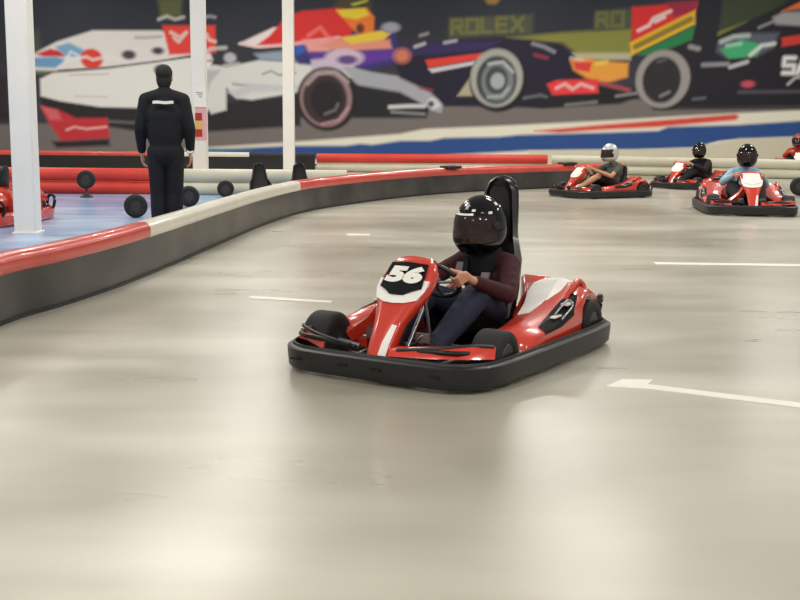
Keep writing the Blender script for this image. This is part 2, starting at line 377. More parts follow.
    ell(664, 80, 29, 30, (34, 32, 35)); ell(661, 79, 27, 29, (148, 143, 140)); ell(660, 80, 19, 23, (44, 41, 46)); line([(660, 96), (668, 92)], 2.4, (140, 136, 136)); line([(655, 62), (662, 60)], 2, (96, 92, 96))
    line([(686, 47), (694, 49)], 4.5, (150, 150, 150), 2)
    poly([(713, 42), (735, 34), (772, 33), (768, 48), (752, 57), (722, 58), (712, 52)], (82, 88, 100), 2.4)
    poly([(716, 50), (735, 40), (757, 45), (752, 56), (725, 59)], (62, 158, 108))
    line([(716, 42), (728, 37), (742, 36)], 4, (176, 188, 184), 2); line([(746, 55), (756, 46), (768, 44)], 3.6, (212, 212, 208)); line([(722, 46), (735, 44)], 3, (150, 200, 178), 2)
    poly([(775, 38), (800, 34), (850, 34), (850, 42), (800, 43), (776, 47)], (196, 56, 52)); line([(752, 28), (770, 20)], 2, (150, 150, 160)); line([(700, 65), (724, 64)], 3.6, (150, 152, 160), 2); line([(727, 67), (743, 62)], 4, (184, 186, 190), 1.6)
    poly([(764, 18), (774, 13), (800, 12), (850, 10), (850, 24), (800, 27), (768, 25)], (152, 150, 154), 2)
    poly([(772, 12), (795, 0), (850, -6), (850, 8), (800, 9)], (212, 108, 54), 1.6)
    word('SA', 780, 58, 11, 15, (220, 220, 220), 4.2); line([(786, 84), (792, 78), (802, 76)], 2, (200, 200, 200))
    ell(746, 84, 6.5, 3.5, (186, 74, 92)); line([(738, 92), (850, 91)], 3, (84, 82, 90), 2)
    line([(693, 99), (704, 98)], 2, (110, 110, 114))
    # mesh
    verts = np.stack([X.ravel(), np.full(X.size, 0.0), Z.ravel()], 1)
    i = np.arange(nx); j = np.arange(nz); I, J = np.meshgrid(i, j); a = (J * (nx + 1) + I).ravel()
    faces = np.stack([a, a + 1, a + nx + 2, a + nx + 1], 1)
    me = bpy.data.meshes.new('wall_picture'); me.vertices.add(len(verts)); me.vertices.foreach_set('co', verts.ravel())
    me.loops.add(faces.size); me.loops.foreach_set('vertex_index', faces.ravel().astype(np.int32))
    me.polygons.add(len(faces)); me.polygons.foreach_set('loop_start', (np.arange(len(faces)) * 4).astype(np.int32))
    me.update(calc_edges=True)
    ca = me.color_attributes.new('print', 'FLOAT_COLOR', 'POINT')
    cc = np.ones((X.size, 4)); cc[:, :3] = np.minimum(C.reshape(-1, 3) * 1.22, 0.86); ca.data.foreach_set('color', cc.ravel())
    m = mat('printed_banner', (0.5, 0.5, 0.5, 1), 0.6, spec=0.3)
    nd = m.node_tree.nodes.new('ShaderNodeVertexColor'); nd.layer_name = 'print'
    m.node_tree.links.new(nd.outputs['Color'], m.node_tree.nodes['Principled BSDF'].inputs['Base Color'])
    o = link('wall_picture', me, m, None, False); o.location = (0, WY, 0)
    tag(o, 'wall-wide printed picture of blurred racing cars above a white, red and blue kerb', 'wall print')
mural()

# ------------------------------------------------------------------ ceiling lamps (above the frame)
def lamp(x, y):
    t = empty('ceiling_lamp', (x, y, 5.4), PI / 2 * 0, 'long white strip lamp hanging over the track', 'lamp', 'strip lamps over the track')
    return t
lamp_meshes = None
n = 0
for y in (-3, 2.5, 10.5, 16, 21.5, 27):
    for x in (-9, -3, 3, 9):
        t = lamp(x, y)
        if lamp_meshes is None:
            b1 = bmesh.new(); prism(b1, [(-0.75, -0.16, 0), (-0.75, 0.16, 0), (-0.75, 0.1, 0.09), (-0.75, -0.1, 0.09)], (1.5, 0, 0)); h = from_bm('housing', b1, COLW, t, False)
            b2 = bmesh.new(); box(b2, (0, 0, -0.012), (1.42, 0.26, 0.02))
            em = bpy.data.materials.new('lamp_diffuser'); em.use_nodes = True
            pb = em.node_tree.nodes['Principled BSDF']; pb.inputs['Emission Color'].default_value = (1, 0.95, 0.86, 1); pb.inputs['Emission Strength'].default_value = 6
            d = from_bm('diffuser', b2, em, t, False)
            la = bpy.data.lights.new('lamp_light', 'AREA'); la.shape = 'RECTANGLE'; la.size = 1.4; la.size_y = 0.26; la.energy = LAMP_W; la.color = (1, 0.955, 0.87)
            lamp_meshes = (h, d, la)
        else:
            for q in lamp_meshes[:2]:
                c = q.copy(); COL.objects.link(c); c.parent = t
        lo = bpy.data.objects.new('lamp_light', lamp_meshes[2]); COL.objects.link(lo); lo.parent = t; lo.location = (0, 0, -0.03)

# ------------------------------------------------------------------ track barriers
RAILP = [(-0.065, 0.315), (0.065, 0.315), (0.078, 0.335), (0.080, 0.385), (0.068, 0.42), (0.035, 0.445), (-0.035, 0.445), (-0.068, 0.42), (-0.080, 0.385), (-0.078, 0.335)]
BOARDP = [(-0.06, 0), (0.06, 0), (0.06, 0.325), (-0.06, 0.325)]
SKIRTP = [(-0.075, 0), (0.075, 0), (0.075, 0.025), (-0.075, 0.025)]
def tubes_prof(z): return [(0.1 * math.cos(a) * 1.0, z + 0.11 * math.sin(a)) for a in [2 * PI * k / 14 for k in range(14)]]
def seg(path, i0, i1): return path[i0:i1 + 1]
def split_at(path, cuts, key):
    out = []; cur = []
    cuts = list(cuts)
    for p in path:
        cur.append(p)
        if cuts and key(p) >= cuts[0]: out.append(cur); cur = [p]; cuts.pop(0)
    out.append(cur); return out
t = empty('track_barrier', (-2.0, 12.5, 0), 0, 'long curved black barrier with a red and white top rail beside the front kart', 'barrier')
def relp(P, o): return [p - o for p in P]
O = Vector((-2.0, 12.5, 0))
bm = bmesh.new(); sweep(bm, relp(NEARP, O), BOARDP); from_bm('board', bm, BBLACK, t, ang=30)
bm = bmesh.new(); sweep(bm, relp(NEARP, O), SKIRTP); from_bm('bottom_strip', bm, BLK, t, ang=30)
for s, m in zip(split_at(NEARP, (9.5, 15.6), lambda p: p.y), (BRED, BWHITE, BRED)):
    bm = bmesh.new(); sweep(bm, relp(s, O), RAILP); from_bm('top_rail', bm, m, t, ang=50)['label'] = 'white top rail' if m is BWHITE else 'red top rail'

for cx_, cy_ in ((0.87, 20.38), (3.2, 22.37)):
    bm = bmesh.new(); box(bm, (cx_ - O.x, cy_ - O.y, 0.455), (0.34, 0.22, 0.05), Matrix.Rotation(0.68, 4, 'Z')); from_bm('rail_clamp', bm, BLK, t, bev=0.015)

def tube_barrier(name, x0, x1, y, mats, label, y1=None, group=None):
    y1 = y if y1 is None else y1
    t = empty(name, ((x0 + x1) / 2, (y + y1) / 2, 0), 0, label, 'barrier', group)
    d = Vector((x1 - x0, y1 - y, 0)) / 2
    for z, m, nm in ((0.11, mats[0], 'lower_tube'), (0.33, mats[1], 'upper_tube')):
        n_ = max(2, int(d.length * 2)); P = [-d + d * 2 * k / n_ for k in range(n_ + 1)]
        bm = bmesh.new(); sweep(bm, P, tubes_prof(z)); from_bm(nm, bm, m, t, ang=50)
    return t
tube_barrier('pit_barrier', -12, -4.0, 19.3, (FRED, FRED), 'red two-tube barrier along the back of the blue pit floor')
tube_barrier('pit_barrier', -4.0, -0.9, 19.3, (CREAM, CREAM), 'white two-tube barrier on the blue pit floor behind the second column')
tube_barrier('far_barrier', -2.0, 3.5, 27.5, (CREAM, FRED), 'straight red-topped barrier behind the curved one, below the printed blue kerb', 27.9)
tube_barrier('far_barrier', 3.62, 13.5, 27.85, (CREAM, CREAM), 'cream two-tube barrier behind the far karts', 24.6)
t = empty('back_barrier', (-7.5, 27.6, 0), 0, 'black barrier with a slim red and white rail at the far left', 'barrier')
O = Vector((-7.5, 27.6, 0))
P = [Vector((x, 27.6, 0)) for x in (-13.5, -11, -8.5, -5.6, -3.6, -2.05)]
bm = bmesh.new(); sweep(bm, relp(P, O), [(-0.06, 0), (0.06, 0), (0.06, 0.40), (-0.06, 0.40)]); from_bm('board', bm, BLK, t, ang=30)
slim = [(-0.07, 0.34), (0.07, 0.34), (0.08, 0.40), (0.05, 0.445), (-0.05, 0.445), (-0.08, 0.40)]
for s, m, nm in ((P[:4], BRED, 'red rail'), (P[3:5], BWHITE, 'white rail'), (P[4:], BLK, 'black rail')):
    bm = bmesh.new(); sweep(bm, relp(s, O), slim); from_bm('top_rail', bm, m, t, ang=50)['label'] = nm

# ------------------------------------------------------------------ columns
def column(x, y, label):
    t = empty('steel_column', (x, y, 0), 0, label, 'column')
    bm = bmesh.new(); box(bm, (0, 0, 3.0), (0.24, 0.24, 6.0)); from_bm('shaft', bm, COLW, t, True, bev=0.012)
    bm = bmesh.new(); box(bm, (0, 0, 0.012), (0.28, 0.28, 0.024)); from_bm('base_plate', bm, COLW, t, True, bev=0.004)
    return t
column(-4.19, 12.95, 'thick white column at the far left on the blue floor, nearest of the columns')
column(-3.52, 20.4, 'white column just right of the standing person, with a notice on it')
column(-2.43, 25.2, 'thin white column farthest back, right of the other two')
t = empty('notice_sign', (-3.49, 20.272, 1.45), 0, 'small paper notice with red and yellow bands fixed to the white column', 'sign')
for nm, c, s, m in (('paper', (0, 0, 0.17), (0.2, 0.006, 0.36), WHT), ('pink_panel', (0.01, 0, -0.28), (0.2, 0.006, 0.56), PINK)):
    bm = bmesh.new(); box(bm, c, s); from_bm(nm, bm, m, t, False)
for z, h, m, nm in ((-0.16, 0.13, DKRED, 'red_band'), (-0.30, 0.14, YEL, 'yellow_band'), (-0.44, 0.13, DKRED, 'red_band')):
    bm = bmesh.new(); box(bm, (-0.03, -0.005, z), (0.12, 0.005, h)); from_bm(nm, bm, m, t, False)
bm = bmesh.new()
for k in range(3): box(bm, (-0.01 + 0.01 * k, -0.005, 0.25 - 0.035 * k), (0.12 - 0.03 * k, 0.004, 0.012))
from_bm('printed_lines', bm, GREYP, t, False)

# ------------------------------------------------------------------ painted floor lines
def floor_line(pts, label):
    bm = bmesh.new(); prism(bm, [(x, y, 0.0) for x, y in pts], (0, 0, 0.004))
    tag(from_bm('painted_line', bm, LPAINT, smooth=False), label, 'floor line')
floor_line([(1.04, 5.70), (1.16, 5.87), (1.32, 5.86), (1.27, 5.76), (2.7, 4.97), (2.7, 4.86), (1.25, 5.66)], 'white painted arrow on the floor right of the front kart')
floor_line([(2.38, 10.79), (2.38, 10.64), (5.5, 10.52), (5.5, 10.67)], 'thin white line on the floor at the right, between front kart and far karts')
floor_line([(-1.13, 8.55), (-1.11, 8.42), (-0.5, 8.26), (-0.5, 8.34)], 'faint white line on the floor left of the front kart nose')
floor_line([(-0.62, 13.2), (-0.60, 13.0), (-0.35, 13.02), (-0.35, 13.16)], 'short white dash on the floor behind the helmet near the curved barrier')

# ------------------------------------------------------------------ go-kart
def build_wheel(name, y, x, width, side, kart, r=0.132):
    hw = width / 2
    M = Matrix.Translation((x, y, r)) @ Matrix.Rotation(-PI / 2 * side, 4, 'X')
    # local +Z of the lathe points outward
    tb = bmesh.new()
    lathe(tb, [(0.068, -hw), (0.10, -hw), (r - 0.012, -hw + 0.004), (r - 0.003, -hw + 0.016), (r, -hw + 0.03), (r, hw - 0.03), (r - 0.003, hw - 0.016), (r - 0.012, hw - 0.004), (0.10, hw), (0.076, hw - 0.004), (0.068, hw - 0.012), (0.068, -hw)], Matrix(), 40)
    ty = from_bm('wheel', tb, RUB, kart, ang=50); ty.matrix_local = M
    ty.data.name = name
    rb = bmesh.new()
    lathe(rb, [(0.074, hw - 0.004), (0.070, hw - 0.001), (0.066, hw - 0.006), (0.062, hw - 0.060), (0.03, hw - 0.065), (0.028, -hw + 0.02), (0.066, -hw + 0.01), (0.070, -hw), (0.06, -hw - 0.001), (0.02, -hw + 0.02), (0.02, -hw + 0.01)], Matrix(), 32)
    for k in range(5):
        a = 2 * PI * k / 5; box(rb, (0.044 * math.cos(a), 0.044 * math.sin(a), hw - 0.03), (0.044, 0.013, 0.016), Matrix.Rotation(a, 4, 'Z'))
    from_bm('rim', rb, RIM, ty, ang=35)
    hb = bmesh.new(); lathe(hb, [(0.02, -hw), (0.022, hw - 0.03), (0.018, hw - 0.012), (0.008, hw - 0.008)], Matrix(), 16)
    for k in range(4):
        a = 2 * PI * k / 4; box(hb, (0.028 * math.cos(a), 0.028 * math.sin(a), hw - 0.036), (0.009, 0.009, 0.012))
    from_bm('hub', hb, METAL, ty, ang=35)
    return ty

def text_mesh(txt, size, ext, offset=0.0, shear=0.0):
    cu = bpy.data.curves.new('t', 'FONT'); cu.body = txt; cu.size = size; cu.extrude = ext; cu.offset = offset; cu.shear = shear
    cu.align_x = 'CENTER'; cu.align_y = 'CENTER'; cu.resolution_u = 6
    o = bpy.data.objects.new('t', cu); COL.objects.link(o); bpy.context.view_layer.update()
    me = bpy.data.meshes.new_from_object(o.evaluated_get(bpy.context.evaluated_depsgraph_get()))
    bpy.data.objects.remove(o); return me

NOSE = [(0.855, 0.115, 0.066), (0.81, 0.195, 0.070), (0.742, 0.29, 0.082), (0.675, 0.365, 0.112), (0.62, 0.425, 0.142), (0.565, 0.48, 0.150), (0.52, 0.53, 0.143), (0.49, 0.570, 0.127), (0.455, 0.596, 0.098)]
def nose_pt(s, u, off=0.0):
    """s along NOSE index (float), u = -1..1 across"""
    i = min(int(s), len(NOSE) - 2); t = s - i
    x = NOSE[i][0] * (1 - t) + NOSE[i + 1][0] * t; z = NOSE[i][1] * (1 - t) + NOSE[i + 1][1] * t; hw = NOSE[i][2] * (1 - t) + NOSE[i + 1][2] * t
    dx = NOSE[i + 1][0] - NOSE[i][0]; dz = NOSE[i + 1][1] - NOSE[i][1]; L_ = math.hypot(dx, dz); nx_, nz_ = dz / L_, -dx / L_
    cv = 0.02 * (1 - u * u) + off
    return Vector((x + nx_ * cv, u * hw, z + nz_ * cv))
def nose_patch(outline, off, th):
    """outline in (s,u); fan-triangulated grid patch following the nose surface"""
    bm = bmesh.new()
    vs = [bm.verts.new(nose_pt(s, u, off)) for s, u in outline]; f = bm.faces.new(vs)
    bmesh.ops.triangulate(bm, faces=[f])
    bmesh.ops.subdivide_edges(bm, edges=bm.edges[:], cuts=1)
    r = bmesh.ops.extrude_face_region(bm, geom=bm.faces[:])
    ev = [v for v in r['geom'] if isinstance(v, bmesh.types.BMVert)]
    bmesh.ops.translate(bm, verts=ev, vec=(th * 0.75, 0, th * 0.65))
    return bm

def build_kart(bumper_m=BLK):
    K = empty('go_kart', (0, 0, 0))
    # bumper belt
    base = [(0.915, 0.0), (0.91, -0.3), (0.89, -0.45), (0.82, -0.55), (0.72, -0.60), (0.55, -0.625), (0.3, -0.64), (0.0, -0.65), (-0.4, -0.66), (-0.68, -0.655), (-0.79, -0.62), (-0.84, -0.52), (-0.87, -0.2)]
    loop = base + [(x, -y) for x, y in [(-0.905, 0.0)]] + [(x, -y) for x, y in base[::-1][:-1]]
    LP = crom([Vector((x, y, 0)) for x, y in loop], 3, True)
    bp = [(-0.018, 0.028), (0.006, 0.022), (0.013, 0.03), (0.016, 0.06), (0.020, 0.10), (0.020, 0.128), (0.010, 0.136), (-0.006, 0.138), (-0.012, 0.152), (-0.02, 0.152), (-0.024, 0.13), (-0.018, 0.09)]
    bm = bmesh.new(); sweep(bm, LP, bp, True); bump = from_bm('bumper', bm, bumper_m, K, ang=45)
    for y in (-0.42, 0.42):
        bm = bmesh.new(); tube(bm, [(0.6, y * 0.75, 0.07), (0.75, y, 0.08), (0.90, y, 0.085)], 0.013); from_bm('bumper_bracket', bm, TUBE, K)
        bm = bmesh.new(); y2 = y * 1.34; tube(bm, [(-0.80, y2, 0.12), (-0.775, y2, 0.18), (-0.785, y2, 0.25), (-0.83, y2, 0.275), (-0.865, y2 * 0.98, 0.24), (-0.865, y2 * 0.96, 0.17), (-0.84, y2 * 0.97, 0.12)], 0.017); from_bm('bumper_hoop', bm, TUBE, K)
    for y in (-0.45, -0.15, 0.05, 0.38):
        bm = bmesh.new(); box(bm, (0.936 - 0.012 * (abs(y) > 0.3), y, 0.085), (0.008, 0.06, 0.012)); from_bm('bumper_slot', bm, TUBE, bump, False)
    # chassis
    bm = bmesh.new()
    for s in (-1, 1):
        tube(bm, [(0.82, 0.22 * s, 0.075), (0.5, 0.27 * s, 0.075), (0.1, 0.34 * s, 0.075), (-0.5, 0.32 * s, 0.08), (-0.88, 0.3 * s, 0.1)], 0.017)
        tube(bm, [(0.85, 0.12 * s, 0.17), (0.86, 0.34 * s, 0.195), (0.80, 0.50 * s, 0.195), (0.66, 0.53 * s, 0.20)], 0.013)
        tube(bm, [(0.30, 0.30 * s, 0.07), (0.28, 0.52 * s, 0.09), (0.0, 0.60 * s, 0.09), (-0.25, 0.58 * s, 0.09), (-0.35, 0.32 * s, 0.08)], 0.014)
    for x in (0.62, 0.25, -0.15, -0.75): tube(bm, [(x, -0.3, 0.075), (x, 0.3, 0.075)], 0.016)
    from_bm('chassis', bm, TUBE, K)
    bm = bmesh.new(); prism(bm, [(0.82, -0.2, 0.058), (0.82, 0.2, 0.058), (0.3, 0.32, 0.058), (-0.2, 0.34, 0.058), (-0.85, 0.3, 0.058), (-0.85, -0.3, 0.058), (-0.2, -0.34, 0.058), (0.3, -0.32, 0.058)], (0, 0, 0.006))
    from_bm('floor_pan', bm, TUBE, K, False)
    # wheels, axles
    wd = []
    for s in (-1, 1):
        wd.append(build_wheel('front_wheel', 0.515 * s, 0.53, 0.165, s, K, 0.138))
        wd.append(build_wheel('rear_wheel', 0.535 * s, -0.60, 0.17, s, K, 0.142))
    bm = bmesh.new(); tube(bm, [(-0.60, -0.5, 0.142), (-0.60, 0.5, 0.142)], 0.018); from_bm('axle', bm, METAL, K)
    for s in (-1, 1):
        bm = bmesh.new(); tube(bm, [(0.53, 0.47 * s, 0.13), (0.53, 0.3 * s, 0.10)], 0.014); from_bm('stub_axle', bm, METAL, K)
        bm = bmesh.new(); tube(bm, [(0.46, 0.42 * s, 0.14), (0.36, 0.05 * s, 0.14)], 0.008); from_bm('tie_rod', bm, METAL, K)
    # nose cone with its number plate
    secs = []
    for i in range(len(NOSE)):
        hw = NOSE[i][2]; front = [nose_pt(i, u) for u in (-1, -0.85, -0.5, 0, 0.5, 0.85, 1)]
        front[0] += Vector((-0.012, 0, 0)); front[-1] += Vector((-0.012, 0, 0))
        dep = 0.07 + 0.03 * (i in (3, 4, 5, 6))
        bk = [Vector((front[-1].x - dep * 0.5, hw * 1.02, front[-1].z - 0.01)), Vector((front[-1].x - dep, hw * 0.86, front[-1].z - 0.02)),
              Vector((front[-1].x - dep * 0.75, hw * 0.5, front[-1].z - 0.015)), Vector((front[-1].x - dep * 0.75, -hw * 0.5, front[-1].z - 0.015)),
              Vector((front[-1].x - dep, -hw * 0.86, front[-1].z - 0.02)), Vector((front[-1].x - dep * 0.5, -hw * 1.02, front[-1].z - 0.01))]
        secs.append(front + bk)
    bm = bmesh.new(); loft(bm, secs); nose = from_bm('nose_cone', bm, KRED, K, ang=60)
    bm = nose_patch([(3.55, -0.93), (4.3, -1.0), (5.2, -1.0), (5.2, 0), (5.2, 1.0), (4.3, 1.0), (3.55, 0.93), (3.2, 0.5), (3.1, 0), (3.2, -0.5)], 0.005, 0.003)
    plb = from_bm('number_plate_border', bm, WHT, K, False)
    bm = nose_patch([(4.1, -0.55), (4.45, -0.86), (6.9, -0.86), (6.9, 0), (6.9, 0.86), (4.45, 0.86), (4.1, 0.55), (3.75, 0.3), (3.72, 0), (3.75, -0.3)], 0.0085, 0.003)
    pl = from_bm('number_plate', bm, BLKG, K, False)
    me = text_mesh('56', 0.125, 0.002, 0.0085, 0.12); dg = link('race_number', me, WHT, pl, False)
    c = nose_pt(5.35, 0, 0.0135); ux = Vector((0, 1, 0)); a_ = nose_pt(4.3, 0); b_ = nose_pt(6.6, 0); uy = (b_ - a_).normalized(); uz = ux.cross(uy)
    dg.matrix_local = Matrix.Translation(c) @ Matrix((ux, uy, uz)).transposed().to_4x4() @ Matrix.Scale(1.62, 4, (1, 0, 0))
    bm = bmesh.new()
    loft(bm, [[nose_pt(k, a, 0.001), nose_pt(k, b_, 0.001), nose_pt(k, b_, 0.004), nose_pt(k, a, 0.004)] for k, a, b_ in ((0.1, 0.25, 0.85), (1, 0.35, 0.85), (1.9, 0.55, 0.85))])
    from_bm('nose_stripe', bm, WHT, nose, False)
    # fins sweeping down from the cone, front fairings
    for s in (-1, 1):
        bm = bmesh.new()
        loft(bm, [[(0.62, 0.10 * s, 0.40), (0.56, 0.12 * s, 0.42), (0.50, 0.10 * s, 0.36), (0.60, 0.09 * s, 0.33)],
                  [(0.64, 0.18 * s, 0.29), (0.58, 0.19 * s, 0.31), (0.48, 0.18 * s, 0.24), (0.60, 0.16 * s, 0.22)],
                  [(0.68, 0.29 * s, 0.20), (0.62, 0.32 * s, 0.22), (0.52, 0.32 * s, 0.17), (0.64, 0.28 * s, 0.15)]])
        if s < 0: from_bm('nose_fin', bm, KRED, K, ang=60)
        else: bm.free()
        bm = bmesh.new()
        loft(bm, [[(0.90, 0.10 * s, 0.155), (0.88, 0.10 * s, 0.185), (0.80, 0.10 * s, 0.19), (0.78, 0.10 * s, 0.14)],
                  [(0.885, 0.34 * s, 0.165), (0.86, 0.34 * s, 0.205), (0.78, 0.33 * s, 0.21), (0.74, 0.33 * s, 0.15)],
                  [(0.82, 0.52 * s, 0.17), (0.78, 0.51 * s, 0.225), (0.72, 0.49 * s, 0.225), (0.69, 0.46 * s, 0.16)],
                  [(0.70, 0.60 * s, 0.16), (0.66, 0.585 * s, 0.215), (0.675, 0.56 * s, 0.215), (0.68, 0.52 * s, 0.16)]])
        if s < 0:
            bm.free(); bm = bmesh.new()
            loft(bm, [[(0.885, -0.30, 0.145), (0.87, -0.30, 0.185), (0.83, -0.32, 0.185), (0.83, -0.32, 0.14)], [(0.82, -0.44, 0.165), (0.80, -0.44, 0.215), (0.76, -0.44, 0.21), (0.76, -0.42, 0.16)],
                      [(0.72, -0.57, 0.15), (0.70, -0.57, 0.20), (0.69, -0.53, 0.20), (0.70, -0.50, 0.15)]])
        fr = from_bm('front_fairing', bm, KRED, K, ang=60)
        bm = bmesh.new(); tube(bm, [(0.875, 0.14 * s, 0.186), (0.845, 0.34 * s, 0.208), (0.765, 0.50 * s, 0.226), (0.67, 0.575 * s, 0.214)], 0.010)
        from_bm('fairing_trim', bm, BLK, fr)
        bm = bmesh.new()
        loft(bm, [[(0.872, 0.20 * s, 0.186), (0.862, 0.20 * s, 0.206), (0.856, 0.20 * s, 0.2), (0.866, 0.2 * s, 0.18)], [(0.852, 0.36 * s, 0.192), (0.835, 0.36 * s, 0.217), (0.828, 0.36 * s, 0.21), (0.846, 0.36 * s, 0.186)]])
        if s > 0: from_bm('fairing_stripe', bm, WHT, fr, False)
        else: bm.free()
    # side pods (red shells), their white stickers, dark recess
    # station: x, y_in, z_in, y_mid, z_mid, y_out, z_out, z_bot
    ST = [(0.36, 0.36, 0.15, 0.47, 0.16, 0.575, 0.13, 0.05), (0.30, 0.35, 0.20, 0.46, 0.22, 0.60, 0.185, 0.045), (0.10, 0.34, 0.215, 0.46, 0.24, 0.605, 0.21, 0.045),
          (-0.12, 0.32, 0.24, 0.46, 0.27, 0.605, 0.235, 0.045), (-0.30, 0.28, 0.28, 0.44, 0.32, 0.605, 0.275, 0.05), (-0.43, 0.24, 0.325, 0.42, 0.36, 0.60, 0.32, 0.06), (-0.435, 0.24, 0.326, 0.42, 0.361, 0.60, 0.321, 0.20),
          (-0.52, 0.20, 0.36, 0.41, 0.395, 0.59, 0.355, 0.295), (-0.62, 0.18, 0.375, 0.40, 0.395, 0.58, 0.345, 0.300), (-0.72, 0.18, 0.345, 0.39, 0.36, 0.57, 0.315, 0.265), (-0.79, 0.2, 0.29, 0.38, 0.29, 0.55, 0.25, 0.21)]
    for s in (-1, 1):
        secs = []
        for x, yi, zi, ym, zm, yo, zo, zb in ST:
            secs.append([(x, yi * s, zb + 0.01), (x, yi * s, zi - 0.015), (x, (yi + 0.02) * s, zi), (x, ym * s, zm), (x, (yo - 0.045) * s, zo + 0.018), (x, yo * s, zo - 0.01), (x, (yo + 0.008) * s, (zo + zb) / 2), (x, (yo - 0.01) * s, zb)])
        bm = bmesh.new(); loft(bm, [[Vector(p) for p in q] for q in secs]); pod = from_bm('side_pod', bm, KRED, K, ang=50)
        bm = bmesh.new()   # white sticker on top rear deck
        up = lambda q, dz=0.004: (q[0], q[1], q[2] + dz)
        def deck(i, f):
            x, yi, zi, ym, zm, yo, zo, zb = ST[i]
            a, b, c_ = Vector((x, (yi + 0.02) * s, zi)), Vector((x, ym * s, zm)), Vector((x, (yo - 0.045) * s, zo + 0.018))
            return a.lerp(b, f * 2) if f < 0.5 else b.lerp(c_, f * 2 - 1)
        for (i, f0, f1), (j, g0, g1) in (((3, 0.0, 0.30), (4, 0.0, 0.55)), ((4, 0.0, 0.55), (5, 0.0, 0.70)), ((5, 0.0, 0.70), (7, 0.1, 0.74)), ((7, 0.1, 0.74), (8, 0.2, 0.80)), ((8, 0.2, 0.80), (9, 0.3, 0.80))):
            A = [deck(i, f0), deck(i, 0.5 if f0 < 0.5 < f1 else (f0 + f1) / 2), deck(i, f1)]; B = [deck(j, g0), deck(j, 0.5 if g0 < 0.5 < g1 else (g0 + g1) / 2), deck(j, g1)]
            for k in range(2):
                q = [A[k], A[k + 1], B[k + 1], B[k]]
                prism(bm, [v + Vector((0, 0, 0.001)) for v in q], (0, 0, 0.003))
        from_bm('pod_sticker', bm, WHT, pod, False)
        # recess: dark panel on the outer shoulder with steel catches
        def sh(i, f, off):
            x, yi, zi, ym, zm, yo, zo, zb = ST[i]
            a, b, c_ = Vector((x, ym * s, zm)), Vector((x, (yo - 0.045) * s, zo + 0.018)), Vector((x, yo * s, zo - 0.01)); d = Vector((x, (yo + 0.008) * s, (zo + zb) / 2))
            pts_ = (a, b, c_, d); k = min(int(f), 2); return pts_[k].lerp(pts_[k + 1], f - k) + Vector((0, 0.6 * s, 0.8)) * off
        bm = bmesh.new()
        rows = [(2, 1.05, 2.2), (3, 0.65, 2.35), (4, 0.60, 2.3), (5, 0.75, 1.4)]
        secs = []
        for i, f0, f1 in rows:
            fs = [f0, (f0 + min(1, f1)) / 2 if f0 < 1 else f0, max(f0, 1.0), min(max(1.0, f0), f1) if f1 < 2 else 2.0, f1]
            secs.append([sh(i, f, 0.003) for f in fs])
        loft(bm, secs, cap=False, closed=False)
        r = bmesh.ops.solidify(bm, geom=bm.faces[:], thickness=0.003)
        from_bm('pod_recess', bm, BLK, pod, False)
        bm = bmesh.new()
        box(bm, sh(3, 1.2, 0.008), (0.10, 0.03, 0.008)); from_bm('pod_latch', bm, WHT, pod); bm = bmesh.new(); box(bm, sh(4, 1.0, 0.010), (0.09, 0.04, 0.012)); from_bm('pod_latch', bm, WHT, pod)
        bm = bmesh.new()
        tube(bm, [sh(3, 1.0, 0.01), sh(4, 0.9, 0.03), sh(4, 1.6, 0.02), sh(3, 1.9, 0.012)], 0.006)
        from_bm('pod_catch', bm, METAL, pod)
        # open fin at the rear top
        bm = bmesh.new(); tube(bm, [(-0.36, 0.53 * s, 0.315), (-0.46, 0.53 * s, 0.375), (-0.54, 0.53 * s, 0.40), (-0.585, 0.545 * s, 0.37), (-0.56, 0.56 * s, 0.335), (-0.46, 0.565 * s, 0.318), (-0.40, 0.56 * s, 0.29)], 0.016, closed=True)
        from_bm('pod_fin', bm, KRED, pod)
    # engine / battery covers behind the seat
    for s in (-1, 1):
        bm = bmesh.new()
        secs = []
        for x, z1, y0, y1 in ((-0.30, 0.22, 0.225, 0.31), (-0.46, 0.33, 0.215, 0.31), (-0.64, 0.40, 0.12, 0.31), (-0.80, 0.36, 0.08, 0.30), (-0.86, 0.22, 0.08, 0.28)):
            secs.append([(x, y0 * s, 0.09), (x, y0 * s, z1 - 0.02), (x, (y0 + 0.02) * s, z1), (x, (y1 - 0.02) * s, z1), (x, y1 * s, z1 - 0.02), (x, y1 * s, 0.09)])
        loft(bm, [[Vector(p) for p in q] for q in secs]); from_bm('motor_cover', bm, KRED, K, ang=40, bev=0.008)
    # seat with tall head rest
    secs = []
    for x, z, hw, dep in ((0.08, 0.12, 0.15, 0.10), (-0.10, 0.085, 0.17, 0.14), (-0.34, 0.08, 0.19, 0.20), (-0.50, 0.16, 0.20, 0.20), (-0.545, 0.32, 0.20, 0.16), (-0.57, 0.50, 0.19, 0.11), (-0.585, 0.62, 0.14, 0.05), (-0.595, 0.75, 0.12, 0.035), (-0.605, 0.90, 0.105, 0.03), (-0.60, 0.95, 0.085, 0.025), (-0.60, 0.975, 0.05, 0.02)):
        # u-shaped section opening towards the driver
        back = x < -0.45; sec = []
        n_ = 10
        for k in range(n_ + 1):
            a = PI * k / n_; yy = -hw * math.cos(a); up_ = 1 - math.sin(a) ** 0.6
            sec.append(Vector((x + (dep * up_ if back else dep * 0.15 * up_), yy, z + (dep * 0.1 * up_ if back else dep * up_))))
        th = 0.022
        for k in range(n_, -1, -1):
            a = PI * k / n_; yy = -(hw - th) * math.cos(a); up_ = (1 - math.sin(a) ** 0.6)
            sec.append(Vector((x + (dep * up_ + th * 0.8 if back else dep * 0.15 * up_), yy, z + (dep * 0.1 * up_ if back else dep * up_ * 0.98 + th))))
        secs.append(sec)
